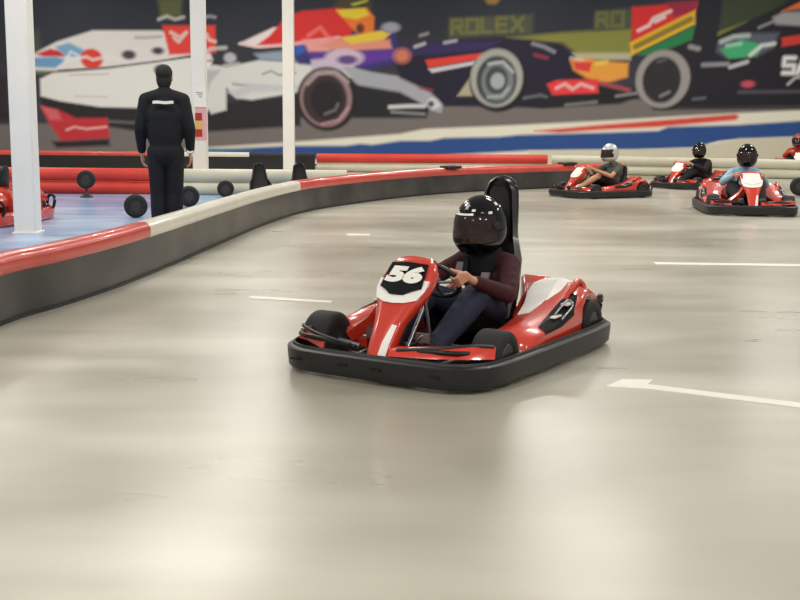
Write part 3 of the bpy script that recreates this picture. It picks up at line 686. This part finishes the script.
    bm = bmesh.new(); loft(bm, secs); from_bm('seat', bm, SEATM, K, ang=50)
    bm = bmesh.new(); secs = []
    for x, z, hw in ((-0.575, 0.60, 0.085), (-0.575, 0.66, 0.095), (-0.585, 0.80, 0.09), (-0.592, 0.90, 0.075), (-0.592, 0.93, 0.05)):
        secs.append([Vector((x, -hw, z)), Vector((x + 0.04, -hw * 0.8, z)), Vector((x + 0.045, hw * 0.8, z)), Vector((x, hw, z))])
    loft(bm, secs); from_bm('head_pad', bm, BLK, K, ang=60)
    bm = bmesh.new()
    for s in (-1, 1): tube(bm, [(-0.60, 0.085 * s, 0.1), (-0.61, 0.085 * s, 0.5), (-0.612, 0.088 * s, 0.875), (-0.612, 0.06 * s, 0.96), (-0.612, 0.0, 0.98)], 0.016)
    tube(bm, [(-0.61, -0.09, 0.55), (-0.61, 0.09, 0.55)], 0.012)
    from_bm('seat_hoop', bm, SEATM, K)
    # steering
    C = Vector((0.23, 0, 0.455)); nrm = Vector((-0.75, 0, 0.66)).normalized(); e2 = Vector((0.66, 0, 0.75)).normalized(); e1 = Vector((0, 1, 0))
    bm = bmesh.new(); tube(bm, [C + 0.145 * (math.cos(a) * e1 + math.sin(a) * e2 * 0.92) for a in [2 * PI * k / 24 for k in range(24)]], 0.0135, 8, True, 1)
    sw = from_bm('steering_wheel', bm, BLK, K)
    bm = bmesh.new()
    for a in (0, PI, -PI / 2): tube(bm, [C - nrm * 0.02, C + 0.135 * (math.cos(a) * e1 + math.sin(a) * e2 * 0.92)], 0.009, 6)
    lathe(bm, [(0.032, -0.03), (0.034, 0.004), (0.02, 0.008)], Matrix.Translation(C) @ nrm.to_track_quat('Z', 'Y').to_matrix().to_4x4(), 18)
    from_bm('steering_spokes', bm, METAL, sw)
    bm = bmesh.new(); tube(bm, [C - nrm * 0.02, (0.42, 0, 0.25), (0.55, 0, 0.1)], 0.011); from_bm('steering_column', bm, METAL, K)
    for s, nm in ((-1, 'accelerator_pedal'), (1, 'brake_pedal')):
        bm = bmesh.new(); tube(bm, [(0.60, 0.12 * s, 0.07), (0.64, 0.13 * s, 0.2), (0.62, 0.17 * s, 0.23)], 0.008); box(bm, (0.63, 0.15 * s, 0.21), (0.015, 0.08, 0.05)); from_bm(nm, bm, METAL, K)
    bm = bmesh.new()
    for y in (-0.05, 0.05): tube(bm, [(0.44, y * 2, 0.09), (0.46, y * 1.6, 0.3), (0.50, y * 1.4, 0.44)], 0.009)
    from_bm('nose_support', bm, METAL, K)
    return K

# ------------------------------------------------------------------ figures
def remesh(name, bm, vox, m, parent, it=6):
    bmesh.ops.recalc_face_normals(bm, faces=bm.faces)
    me = bpy.data.meshes.new(name); bm.to_mesh(me); bm.free()
    o = bpy.data.objects.new(name, me); COL.objects.link(o)
    r = o.modifiers.new('r', 'REMESH'); r.mode = 'VOXEL'; r.voxel_size = vox; r.use_smooth_shade = True
    s = o.modifiers.new('s', 'SMOOTH'); s.iterations = it; s.factor = 0.5
    bpy.context.view_layer.update()
    m2 = bpy.data.meshes.new_from_object(o.evaluated_get(bpy.context.evaluated_depsgraph_get()))
    bpy.data.objects.remove(o); bpy.data.meshes.remove(me); m2.name = name
    return link(name, m2, m, parent)
def ball(bm, c, r, M=None, n=14):
    res = bmesh.ops.create_uvsphere(bm, u_segments=n, v_segments=max(6, n // 2 + 2), radius=1)
    rr = r if isinstance(r, (tuple, list)) else (r, r, r)
    bmesh.ops.transform(bm, matrix=Matrix.Translation(c) @ (M if M else Matrix()) @ Matrix.Diagonal((*rr, 1)), verts=res['verts'])
def limb(bm, pts, rs, n=12):
    """tapered chain with round joints"""
    pts = [Vector(p) for p in pts]
    for p, r in zip(pts, rs): ball(bm, p, r, n=n)
    for (a, ra), (b, rb) in zip(list(zip(pts, rs))[:-1], list(zip(pts, rs))[1:]):
        u, v = frame(b - a)
        A = [bm.verts.new(a + (u * math.cos(2 * PI * k / n) + v * math.sin(2 * PI * k / n)) * ra) for k in range(n)]
        B = [bm.verts.new(b + (u * math.cos(2 * PI * k / n) + v * math.sin(2 * PI * k / n)) * rb) for k in range(n)]
        bm.faces.new(A[::-1]); bm.faces.new(B)
        for k in range(n): bm.faces.new((A[k], A[(k + 1) % n], B[(k + 1) % n], B[k]))
def head(bm, c, yaw=0, s=1.0):
    R = Matrix.Rotation(yaw, 4, 'Z'); c = Vector(c)
    at = lambda x, y, z: c + R @ Vector((x * s, y * s, z * s))
    ball(bm, at(-0.01, 0, 0.03), (0.095 * s, 0.078 * s, 0.09 * s), R, 18)
    ball(bm, at(0.02, 0, -0.035), (0.07 * s, 0.062 * s, 0.075 * s), R, 18)
    ball(bm, at(0.055, 0, -0.085), (0.028 * s, 0.03 * s, 0.025 * s), R)
    limb(bm, [at(0.085, 0, 0.01), at(0.105, 0, -0.03)], [0.010 * s, 0.015 * s])
    for q in (-1, 1):
        ball(bm, at(0.0, 0.078 * q, -0.01), (0.02 * s, 0.01 * s, 0.032 * s), R)
        ball(bm, at(0.083, 0.032 * q, 0.022), (0.014 * s, 0.022 * s, 0.008 * s), R)
    ball(bm, at(0.088, 0, -0.062), (0.012 * s, 0.025 * s, 0.007 * s), R)
    return R, at
# steering-wheel grip geometry shared by all drivers (kart-local frame)
SWC = Vector((0.23, 0, 0.455)); SWN = Vector((-0.75, 0, 0.66)).normalized(); SWE2 = Vector((0.66, 0, 0.75)).normalized(); SWE1 = Vector((0, 1, 0))
def grip(bm, ang, s, wrist, fine=True):
    def rim(a): return SWC + 0.145 * (math.cos(a) * SWE1 + math.sin(a) * SWE2 * 0.92)
    P0 = rim(ang); r = (P0 - SWC).normalized(); T = SWN.cross(r).normalized()
    if T.z < 0: T = -T
    knl = []
    for i, (off, ln, fr) in enumerate(((0.030, 0.95, 0.0088), (0.0105, 1.05, 0.0092), (-0.009, 1.0, 0.0088), (-0.0275, 0.82, 0.0078))):
        c = P0 + T * off; pts = []
        for ph in (-15, 35, 90, 145, 145 + 55 * ln):
            q = math.radians(ph); pts.append(c + (r * math.cos(q) - SWN * math.sin(q)) * 0.0235)
        limb(bm, pts, [fr + 0.0015, fr + 0.0008, fr, fr * 0.95, fr * 0.88], 10)
        k = c + r * 0.022 + SWN * 0.012; knl.append(k)
    pc = P0 + r * 0.026 + SWN * 0.030
    for k in knl: limb(bm, [k, pc + (k - P0 - r * 0.022) * 0.6 + (Vector(wrist) - pc) * 0.35, Vector(wrist)], [0.012, 0.0165, 0.022], 10)
    # thumb on the driver's side of the rim, along it
    limb(bm, [pc + (Vector(wrist) - pc) * 0.4, pc - r * 0.012 + T * 0.022, P0 + SWN * 0.024 - r * 0.012 + T * 0.042, P0 + SWN * 0.020 - r * 0.022 + T * 0.060], [0.017, 0.0145, 0.011, 0.0095], 10)

def helmet(H, c, yaw, shell_m, fancy, sc=1.0, pitch=0.0):
    R = Matrix.Translation(c) @ Matrix.Rotation(yaw, 4, 'Z') @ Matrix.Rotation(pitch, 4, 'Y') @ Matrix.Scale(sc, 4)
    def sf(az, el, k=1.0):
        # az, el in degrees; rounded helmet with chin bar
        a, e = math.radians(az), math.radians(el)
        ce, se = math.cos(e), math.sin(e)
        x = ce * math.cos(a) * 0.150; y = ce * math.sin(a) * 0.124; z = se * (0.150 if se > 0 else 0.165)
        f = max(0, math.cos(a)) ** 1.5
        if se < 0: x += 0.022 * f * min(1, -se * 2.2) ; x *= 1 + 0.10 * (-se) ; y *= 1 + 0.22 * (-se)
        if se > 0: x -= 0.008 * se
        return Vector((x, y, z)) * k
    def shell():
        bm = bmesh.new(); AZ = range(-180, 180, 10); EL = [-58, -50, -42, -34, -28, -24, -16, -8, 0, 8, 16, 22, 30, 38, 46, 54, 62, 70, 78, 84]
        V = {(a, e): bm.verts.new(R @ sf(a, e)) for a in AZ for e in EL}; top = bm.verts.new(R @ sf(0, 90))
        AZl = list(AZ)
        for i, a in enumerate(AZl):
            b = AZl[(i + 1) % len(AZl)]
            for e0, e1 in zip(EL[:-1], EL[1:]):
                am = a + 5
                if -80 < am < 80 and -25 < (e0 + e1) / 2 < 21.5: continue
                bm.faces.new((V[a, e0], V[b, e0], V[b, e1], V[a, e1]))
            bm.faces.new((V[a, 84], V[b, 84], top))
        for v in [v for v in bm.verts if not v.link_faces]: bm.verts.remove(v)
        for f_ in bm.faces:
            f_.normal_update()
            if f_.normal.dot(f_.calc_center_median() - Vector(c)) < 0: f_.normal_flip()
        me = bpy.data.meshes.new('shell'); bm.to_mesh(me); bm.free()
        o = link('shell', me, shell_m, H); sd = o.modifiers.new('solid', 'SOLIDIFY'); sd.thickness = 0.012 * sc; sd.offset = -1
        return o
    sh_ = shell()
    def patch(name, m, a0, a1, e0, e1, k0, k1, na, ne, par):
        bm = bmesh.new(); G = [[[bm.verts.new(R @ sf(a0 + (a1 - a0) * i / na, e0 + (e1 - e0) * j / ne, k)) for j in range(ne + 1)] for i in range(na + 1)] for k in (k0, k1)]
        for i in range(na):
            for j in range(ne):
                bm.faces.new((G[0][i][j], G[0][i][j + 1], G[0][i + 1][j + 1], G[0][i + 1][j])); bm.faces.new((G[1][i][j], G[1][i + 1][j], G[1][i + 1][j + 1], G[1][i][j + 1]))
        for i in range(na):
            bm.faces.new((G[0][i][0], G[0][i + 1][0], G[1][i + 1][0], G[1][i][0])); bm.faces.new((G[0][i][ne], G[1][i][ne], G[1][i + 1][ne], G[0][i + 1][ne]))
        for j in range(ne):
            bm.faces.new((G[0][0][j], G[1][0][j], G[1][0][j + 1], G[0][0][j + 1])); bm.faces.new((G[0][na][j], G[0][na][j + 1], G[1][na][j + 1], G[1][na][j]))
        return from_bm(name, bm, m, par, ang=60)
    vi = patch('visor', VISOR, -84, 84, -25, 24, 0.985, 1.012, 24, 8, H)
    for s in (-1, 1):
        bm = bmesh.new(); p = R @ sf(82 * s, 2, 1.0); q = R @ sf(82 * s, 2, 1.1)
        lathe(bm, [(0.020 * sc, -0.004), (0.020 * sc, 0.010), (0.014 * sc, 0.014)], Matrix.Translation(p) @ (q - p).to_track_quat('Z', 'Y').to_matrix().to_4x4(), 18)
        from_bm('visor_pivot', bm, shell_m if shell_m is not BLKG else BLK, H)
    patch('brow_strip', WHT if fancy else shell_m, -34, 30, 25, 29, 1.004, 1.016, 14, 1, H)
    patch('chin_vent', BLK, -14, 14, -44, -36, 1.0, 1.012, 4, 2, H)
    if fancy:
        def star(a0, e0, r, name, m):
            bm = bmesh.new(); ring = []
            for k in range(10):
                q = 2 * PI * k / 10 + PI / 2; rr = r if k % 2 == 0 else r * 0.45
                ring.append((a0 + rr * math.cos(q), e0 + rr * math.sin(q)))
            A = [bm.verts.new(R @ sf(a, e, 1.012)) for a, e in ring]; B = [bm.verts.new(R @ sf(a, e, 1.0)) for a, e in ring]
            ca = bm.verts.new(R @ sf(a0, e0, 1.016)); cb = bm.verts.new(R @ sf(a0, e0, 1.0))
            for k in range(10):
                l = (k + 1) % 10; bm.faces.new((ca, A[k], A[l])); bm.faces.new((cb, B[l], B[k])); bm.faces.new((A[k], B[k], B[l], A[l]))
            from_bm(name, bm, m, H, False)
        star(6, 44, 9.5, 'star_emblem', TEAL)
        patch('forehead_mark', WHT, 24, 34, 33, 38, 1.002, 1.010, 3, 2, H)
        patch('side_badge', WHT, 66, 76, 26, 31, 1.002, 1.010, 3, 2, H)
        patch('crown_mark', WHT, 96, 108, 42, 50, 1.002, 1.010, 3, 2, H)

def build_driver(loc, rz, label, top_m, leg_m, shell_m, skin_m=SKIN, fancy=False, sc=1.0, yaw=0.0, lean=0.0, short=False, sleeves=True, group=None, shin_m=None):
    D = empty('person', loc, rz, label, 'person', group, sc)
    vox = 0.0042 if fancy else 0.010
    hz = 0.725; hip = Vector((-0.36, 0, 0.185)); chest = Vector((-0.43, lean * 0.5, 0.40)); nk = Vector((-0.38, lean, 0.53)); hd = Vector((-0.32, lean * 1.3, 0.705))
    sho = {s: Vector((-0.40, 0.155 * s + lean * 0.8, 0.485)) for s in (-1, 1)}
    elb = {1: Vector((-0.15, 0.265, 0.345)), -1: Vector((-0.13, -0.275, 0.38))}
    wr = {1: SWC + Vector((-0.075, 0.185, 0.005)), -1: SWC + Vector((-0.075, -0.185, 0.02))}
    ang = {1: math.radians(8), -1: math.radians(168)}
    knee = {1: Vector((0.03, 0.150, 0.345)), -1: Vector((0.04, -0.175, 0.33))}
    ank = {1: Vector((0.47, 0.135, 0.13)), -1: Vector((0.47, -0.135, 0.13))}
    def torso(bm, g):
        ball(bm, hip, (0.115 + g, 0.15 + g, 0.10 + g), n=18); ball(bm, hip.lerp(chest, 0.45), (0.10 + g, 0.135 + g, 0.12 + g), n=18)
        ball(bm, chest, (0.105 + g, 0.15 + g, 0.12 + g), n=18); limb(bm, [sho[-1], chest + Vector((0.01, 0, 0.10)), sho[1]], [0.056 + g, 0.068 + g, 0.056 + g], 16)
    body = bmesh.new(); torso(body, -0.008)
    limb(body, [chest + Vector((0, 0, 0.06)), nk, hd - Vector((0.02, 0, 0.03))], [0.065, 0.052, 0.05])
    head(body, hd, yaw)
    for s in (-1, 1):
        limb(body, [sho[s], elb[s], elb[s].lerp(wr[s], 0.35), wr[s]], [0.042, 0.034, 0.036, 0.024])
        grip(body, ang[s], s, wr[s])
        limb(body, [hip + Vector((0.02, 0.085 * s, 0)), knee[s], knee[s].lerp(ank[s], 0.3), ank[s]], [0.072, 0.050, 0.052, 0.034])
        limb(body, [ank[s], ank[s] + Vector((0.06, 0, -0.01)), ank[s] + Vector((0.12, 0, 0.035))], [0.034, 0.032, 0.024])
    remesh('body', body, vox, skin_m, D, 3)
    j = bmesh.new(); torso(j, 0.008)
    for s in (-1, 1):
        if sleeves: limb(j, [sho[s], elb[s], elb[s].lerp(wr[s], 0.4), elb[s].lerp(wr[s], 0.86)], [0.062, 0.051, 0.046, 0.036], 14)
        else: limb(j, [sho[s], sho[s].lerp(elb[s], 0.55)], [0.06, 0.052], 14)
    limb(j, [chest + Vector((0.0, 0, 0.10)), nk - Vector((0, 0, 0.01))], [0.075, 0.066])
    # folds
    if sleeves:
        for s in (-1, 1):
            for f in (0.25, 0.5, 0.75): 
                c = sho[s].lerp(elb[s], f); ball(j, c + Vector((0.02, 0.01 * s, 0.012)), (0.045, 0.05, 0.02), Matrix.Rotation(0.5 * s, 4, 'X'))
    remesh('sweater' if fancy else 'shirt', j, 0.008, top_m, D, 5)
    tr = bmesh.new(); ball(tr, hip + Vector((0.01, 0, -0.015)), (0.13, 0.165, 0.095), n=18)
    for s in (-1, 1):
        if short: limb(tr, [hip + Vector((0.02, 0.085 * s, 0)), (hip + Vector((0.02, 0.085 * s, 0))).lerp(knee[s], 0.8)], [0.092, 0.08], 14)
        else:
            limb(tr, [hip + Vector((0.02, 0.085 * s, 0)), hip.lerp(knee[s], 0.55) + Vector((0, 0.04 * s, 0)), knee[s], knee[s].lerp(ank[s], 0.3), ank[s]], [0.10, 0.094, 0.080, 0.078, 0.056], 16)
            for f in (0.06, 0.14): ball(tr, knee[s].lerp(ank[s], f) + Vector((0, 0, 0.01)), (0.05, 0.066, 0.05))
    remesh('trousers' if not short else 'shorts', tr, 0.008, leg_m, D, 5)
    for s in (-1, 1):
        sb = bmesh.new(); limb(sb, [ank[s] + Vector((-0.02, 0, -0.015)), ank[s] + Vector((0.07, 0, -0.01)), ank[s] + Vector((0.14, 0, 0.045))], [0.045, 0.043, 0.034]); remesh('shoe', sb, 0.008, SHOE, D, 2)
    if fancy:
        # neck collar under the helmet, tall hood behind and print on the chest, white tag by the knee
        cb = bmesh.new(); limb(cb, [nk + Vector((0.0, 0, -0.05)), nk + Vector((0.01, 0, 0.03)), nk + Vector((0.03, 0, 0.08))], [0.10, 0.105, 0.10], 18); remesh('neck_collar', cb, 0.007, BLKC, D, 4)
    if fancy:
        # printed patch and dark strap over the right shoulder, pale tag above the knee
        for nm, m_, y0, wd, x0, z0, x1, z1 in (('strap', BLKC, -0.075, 0.03, -0.29, 0.53, -0.255, 0.32), ('chest_print', GREYP, -0.12, 0.045, -0.298, 0.49, -0.275, 0.40), ('chest_print', GREYP, 0.05, 0.05, -0.292, 0.44, -0.27, 0.36)):
            bm = bmesh.new(); secs = []
            for k in range(7):
                f = k / 6; x = x0 + (x1 - x0) * f + 0.012 * math.sin(PI * f); z = z0 + (z1 - z0) * f
                secs.append([Vector((x, y0 - wd / 2, z)), Vector((x, y0 + wd / 2, z)), Vector((x - 0.02, y0 + wd / 2, z)), Vector((x - 0.02, y0 - wd / 2, z))])
            loft(bm, secs); from_bm(nm, bm, m_, D, False)
        bm = bmesh.new(); box(bm, (0.04, 0.085, 0.375), (0.075, 0.02, 0.02), Matrix.Rotation(-0.9, 4, 'Y')); from_bm('pocket_tag', bm, WHT, D, bev=0.004)
    hm = empty('helmet'); hm.parent = D
    for k in list(hm.keys()): del hm[k]
    helmet(hm, hd + Vector((0.01, 0, 0.015)), yaw, shell_m, fancy, 1.15 if fancy else 1.02, 0.08)
    return D

KART0 = build_kart()
KART0.location = (0.310, 6.50, 0); RZ0 = math.atan2(-math.cos(math.radians(30.5)), -math.sin(math.radians(30.5)))
KART0.rotation_euler = (0, 0, RZ0)
tag(KART0, 'large red kart numbered 56 with a black bumper, nearest on the track', 'go-kart')
D0 = build_driver(KART0.location, RZ0, 'person in a glossy black star helmet, maroon sweater and jeans steering the front kart', MAROON, DENIM, BLKG, fancy=True, yaw=math.radians(-14))

def place_kart(x, y, theta, label, sc=0.9, group=None, red=False):
    """theta: degrees away from pointing at the viewer, turning to the left of the picture"""
    k = copy_tree(KART0); a = math.radians(theta)
    k.location = (x, y, 0); k.rotation_euler = (0, 0, math.atan2(-math.cos(a), -math.sin(a))); k.scale = (sc,) * 3
    for key in ('label', 'category', 'group'):
        if key in k: del k[key]
    for ch in list(k.children):
        nm = ch.name.split('.')[0]
        if nm in ('head_pad', 'seat_hoop'): bpy.data.objects.remove(ch)      # low seats on these karts
        elif nm == 'seat': ch.scale = (1, 1, 0.62)
        elif nm == 'side_pod':
            for g in list(ch.children):
                if g.name.startswith('pod_sticker'): bpy.data.objects.remove(g)
        elif nm == 'number_plate':
            for g in list(ch.children): bpy.data.objects.remove(g)
            ch.material_slots[0].link = 'OBJECT'; ch.material_slots[0].material = WHT
        elif nm == 'bumper' and red:
            ch.material_slots[0].link = 'OBJECT'; ch.material_slots[0].material = KRED
    tag(k, label, 'go-kart', group); return k
def far_driver(k, f=1.0, fwd=0.08, **kw):
    a = k.rotation_euler.z
    return build_driver(k.location + Vector((math.cos(a), math.sin(a), 0)) * fwd, a, sc=k.scale[0] * f, **kw)

# far karts
k = place_kart(3.42, 19.9, 62, 'red kart turning left, carrying the driver in the silver helmet', 0.86)
far_driver(k, 1.2, 0.14, label='person in a silver helmet, grey shirt and shorts in the leftmost far kart', top_m=GREYC, leg_m=BLKC, shell_m=SILV, skin_m=SKIN2, short=True, sleeves=False)
k = place_kart(5.68, 22.6, 50, 'red kart at the back, partly hidden between the other two far karts', 0.84)
far_driver(k, 1.2, 0.14, label='person in black with a dark helmet in the middle far kart', top_m=BLKC, leg_m=BLKC, shell_m=BLKG, yaw=math.radians(20))
k = place_kart(5.02, 16.9, 8, 'red kart seen head-on at the right, its driver leaning, in light blue', 1.0)
far_driver(k, 1.12, label='person in a light blue top and black helmet leaning in the right-hand kart', top_m=LBLUE, leg_m=BLKC, shell_m=BLKG, lean=0.03)
k = place_kart(9.85, 28.9, 14, 'red kart beyond the cream barrier at the right edge', 0.9)
far_driver(k, 1.25, label='person in orange-red with a dusty red helmet behind the cream barrier at the right edge', top_m=ORANGE, leg_m=BLKC, shell_m=PINKH)
place_kart(-5.48, 14.2, 100, 'empty red kart parked on the blue floor behind the nearest white column', 1.15, red=True)

# loose wheels standing on the pit floor
def loose_wheel(x, y, rz, label, r, stand=False):
    t = empty('spare_wheel', (x, y, 0.012 + (0.14 if stand else 0)), rz, label, 'wheel')
    wv = build_wheel('tyre', 0, 0, 0.13, -1, t, r); wv.name = 'tyre'
    if stand:
        bm = bmesh.new(); tube(bm, [(0, 0.0, 0.03), (0, 0, -0.12)], 0.02); lathe(bm, [(0.11, 0), (0.10, 0.015), (0.03, 0.06), (0.02, 0.09)], Matrix.Translation((0, 0, -0.14)), 20); from_bm('stand', bm, BLK, t)
    return t
loose_wheel(-3.42, 14.9, 0.25, 'black kart wheel on the blue floor left of the standing person legs', 0.15)
loose_wheel(-3.07, 16.75, 0.2, 'black kart wheel on the blue floor right of the standing person legs', 0.15)
loose_wheel(-2.84, 18.75, 0.1, 'small black kart wheel before the white pit barrier, right of the second column', 0.135)
loose_wheel(-5.0, 18.4, 0.1, 'black wheel raised on a small stand before the red pit barrier', 0.145, True)
loose_wheel(6.98, 20.3, -0.2, 'black wheel at the right edge of the picture, beside the head-on kart', 0.16)
# spare black seats leaning by the pit barrier
def spare_seat(x, y, rz, label):
    t = empty('spare_seat', (x, y, 0.0), rz, label, 'seat', None)
    for ch in KART0.children:
        if ch.name.startswith('seat') and 'hoop' not in ch.name:
            c = ch.copy(); COL.objects.link(c); c.parent = t; c.name = 'seat_shell'; c.location = (0.40, 0, -0.075); c.scale = (0.8, 0.95, 0.66)
    return t
spare_seat(-2.25, 18.5, math.radians(-70), 'loose black kart seat before the white pit barrier, left one of two')
spare_seat(-1.62, 18.6, math.radians(-70), 'loose black kart seat by the bend of the curved barrier, right one of two')

# ------------------------------------------------------------------ standing person, seen from behind
def standing(loc, rz):
    S_ = empty('person', loc, rz, 'person standing with their back turned, all in black, by the second column', 'person')
    # local +X is the way the person faces
    foot = {1: Vector((0.0, 0.08, 0.0)), -1: Vector((0.02, -0.09, 0.0))}
    hipj = {s: Vector((0, 0.09 * s, 0.93)) for s in (-1, 1)}; knee = {s: Vector((0.02, 0.085 * s, 0.50)) for s in (-1, 1)}; ank = {s: foot[s] + Vector((-0.03, 0, 0.09)) for s in (-1, 1)}
    sho = {s: Vector((-0.01, 0.19 * s, 1.47)) for s in (-1, 1)}; elb = {s: Vector((-0.03, 0.255 * s, 1.18)) for s in (-1, 1)}; wr = {s: Vector((0.05, 0.25 * s, 0.93)) for s in (-1, 1)}
    def tor(bm, g):
        ball(bm, (0, 0, 0.96), (0.11 + g, 0.155 + g, 0.12 + g), n=20); ball(bm, (0, 0, 1.13), (0.10 + g, 0.145 + g, 0.15 + g), n=20); ball(bm, (-0.005, 0, 1.33), (0.115 + g, 0.175 + g, 0.16 + g), n=20)
        limb(bm, [sho[-1], (-0.01, -0.06, 1.51), (-0.01, 0.06, 1.51), sho[1]], [0.06 + g, 0.06 + g, 0.06 + g, 0.06 + g], 16)
    b = bmesh.new(); tor(b, -0.008); limb(b, [(0, 0, 1.48), (0.01, 0, 1.57), (0.02, 0, 1.64)], [0.07, 0.056, 0.055]); R, at = head(b, (0.03, 0, 1.70), 0.0)
    for s in (-1, 1):
        limb(b, [sho[s], elb[s], elb[s].lerp(wr[s], 0.3), wr[s]], [0.05, 0.038, 0.04, 0.026]); limb(b, [hipj[s], knee[s], knee[s] + Vector((-0.03, 0, -0.12)), ank[s]], [0.085, 0.056, 0.056, 0.038])
        limb(b, [ank[s], foot[s] + Vector((0.12, 0, 0.035))], [0.04, 0.032])
        h0 = wr[s]; d = Vector((0.12, 0.0, -1)).normalized(); f = Vector((1, 0, 0.12))
        for k, (o, ln) in enumerate(((0.027, 0.9), (0.009, 1.0), (-0.009, 0.95), (-0.026, 0.78))):
            kn = h0 + d * 0.085 + f * o; limb(b, [h0 + f * o * 0.5, kn], [0.018, 0.0125], 10)
            inn = Vector((0.25, -s * 1.0, -0.2)).normalized()
            limb(b, [kn, kn + d * 0.036 * ln + inn * 0.008, kn + d * 0.056 * ln + inn * 0.026, kn + d * 0.062 * ln + inn * 0.046 * ln], [0.0105, 0.0095, 0.009, 0.008], 10)
        limb(b, [h0 + d * 0.025 + f * 0.018, h0 + d * 0.06 + f * 0.048, h0 + d * 0.09 + f * 0.055 + Vector((0, -0.01 * s, 0))], [0.016, 0.012, 0.0095], 10)
    remesh('body', b, 0.0055, SKIN, S_, 3)
    j = bmesh.new(); tor(j, 0.016); limb(j, [(-0.005, 0, 1.50), (0.0, 0, 1.565)], [0.085, 0.07], 16)
    for s in (-1, 1): limb(j, [sho[s], elb[s], elb[s].lerp(wr[s], 0.4), elb[s].lerp(wr[s], 0.9)], [0.075, 0.062, 0.058, 0.046], 16)
    ball(j, (-0.01, 0, 1.20), (0.135, 0.19, 0.36), n=24); ball(j, (0, 0, 0.93), (0.14, 0.185, 0.15), n=20); ball(j, (0, 0, 1.12), (0.125, 0.19, 0.2), n=20); ball(j, (-0.01, 0, 1.30), (0.135, 0.205, 0.17), n=20)
    remesh('jacket', j, 0.009, NAVY, S_, 22)
    tr = bmesh.new(); ball(tr, (0, 0, 0.93), (0.122, 0.165, 0.12), n=20)
    for s in (-1, 1): limb(tr, [hipj[s], knee[s], knee[s] + Vector((-0.02, 0, -0.14)), ank[s] + Vector((0, 0, 0.02))], [0.105, 0.088, 0.084, 0.075], 16)
    remesh('trousers', tr, 0.009, NAVY, S_, 5)
    for s in (-1, 1):
        sb = bmesh.new(); limb(sb, [foot[s] + Vector((-0.05, 0, 0.055)), foot[s] + Vector((0.05, 0, 0.05)), foot[s] + Vector((0.15, 0, 0.042))], [0.05, 0.05, 0.04], 14); remesh('shoe', sb, 0.009, SHOE, S_, 2)
    hb = bmesh.new(); ball(hb, at(-0.022, 0, 0.045), (0.100, 0.088, 0.092), R, 22); ball(hb, at(-0.035, 0, -0.03), (0.072, 0.078, 0.10), R, 18)
    remesh('hair', hb, 0.007, HAIR, S_, 2)
    # small white printed strip across the upper back
    bm = bmesh.new(); secs = []
    for k in range(9):
        y = -0.105 + 0.21 * k / 8; x = -(0.165 - 0.9 * y * y - 0.02) ; z = 1.43 + 0.003 * math.cos(k)
        secs.append([Vector((x - 0.013, y, z)), Vector((x - 0.013, y, z + 0.026 + 0.004 * (k % 2))), Vector((x + 0.01, y, z + 0.03)), Vector((x + 0.01, y, z))])
    loft(bm, secs); from_bm('back_print', bm, WHT, S_, False)
    bm = bmesh.new(); tube(bm, [wr[-1] + Vector((-0.035, -0.03, 0.015)), wr[-1] + Vector((-0.052, 0, 0.0)), wr[-1] + Vector((-0.035, 0.03, 0.015))], 0.012); from_bm('cuff_tag', bm, WHT, S_)
standing((-2.46, 12.15, 0.012), math.radians(95))
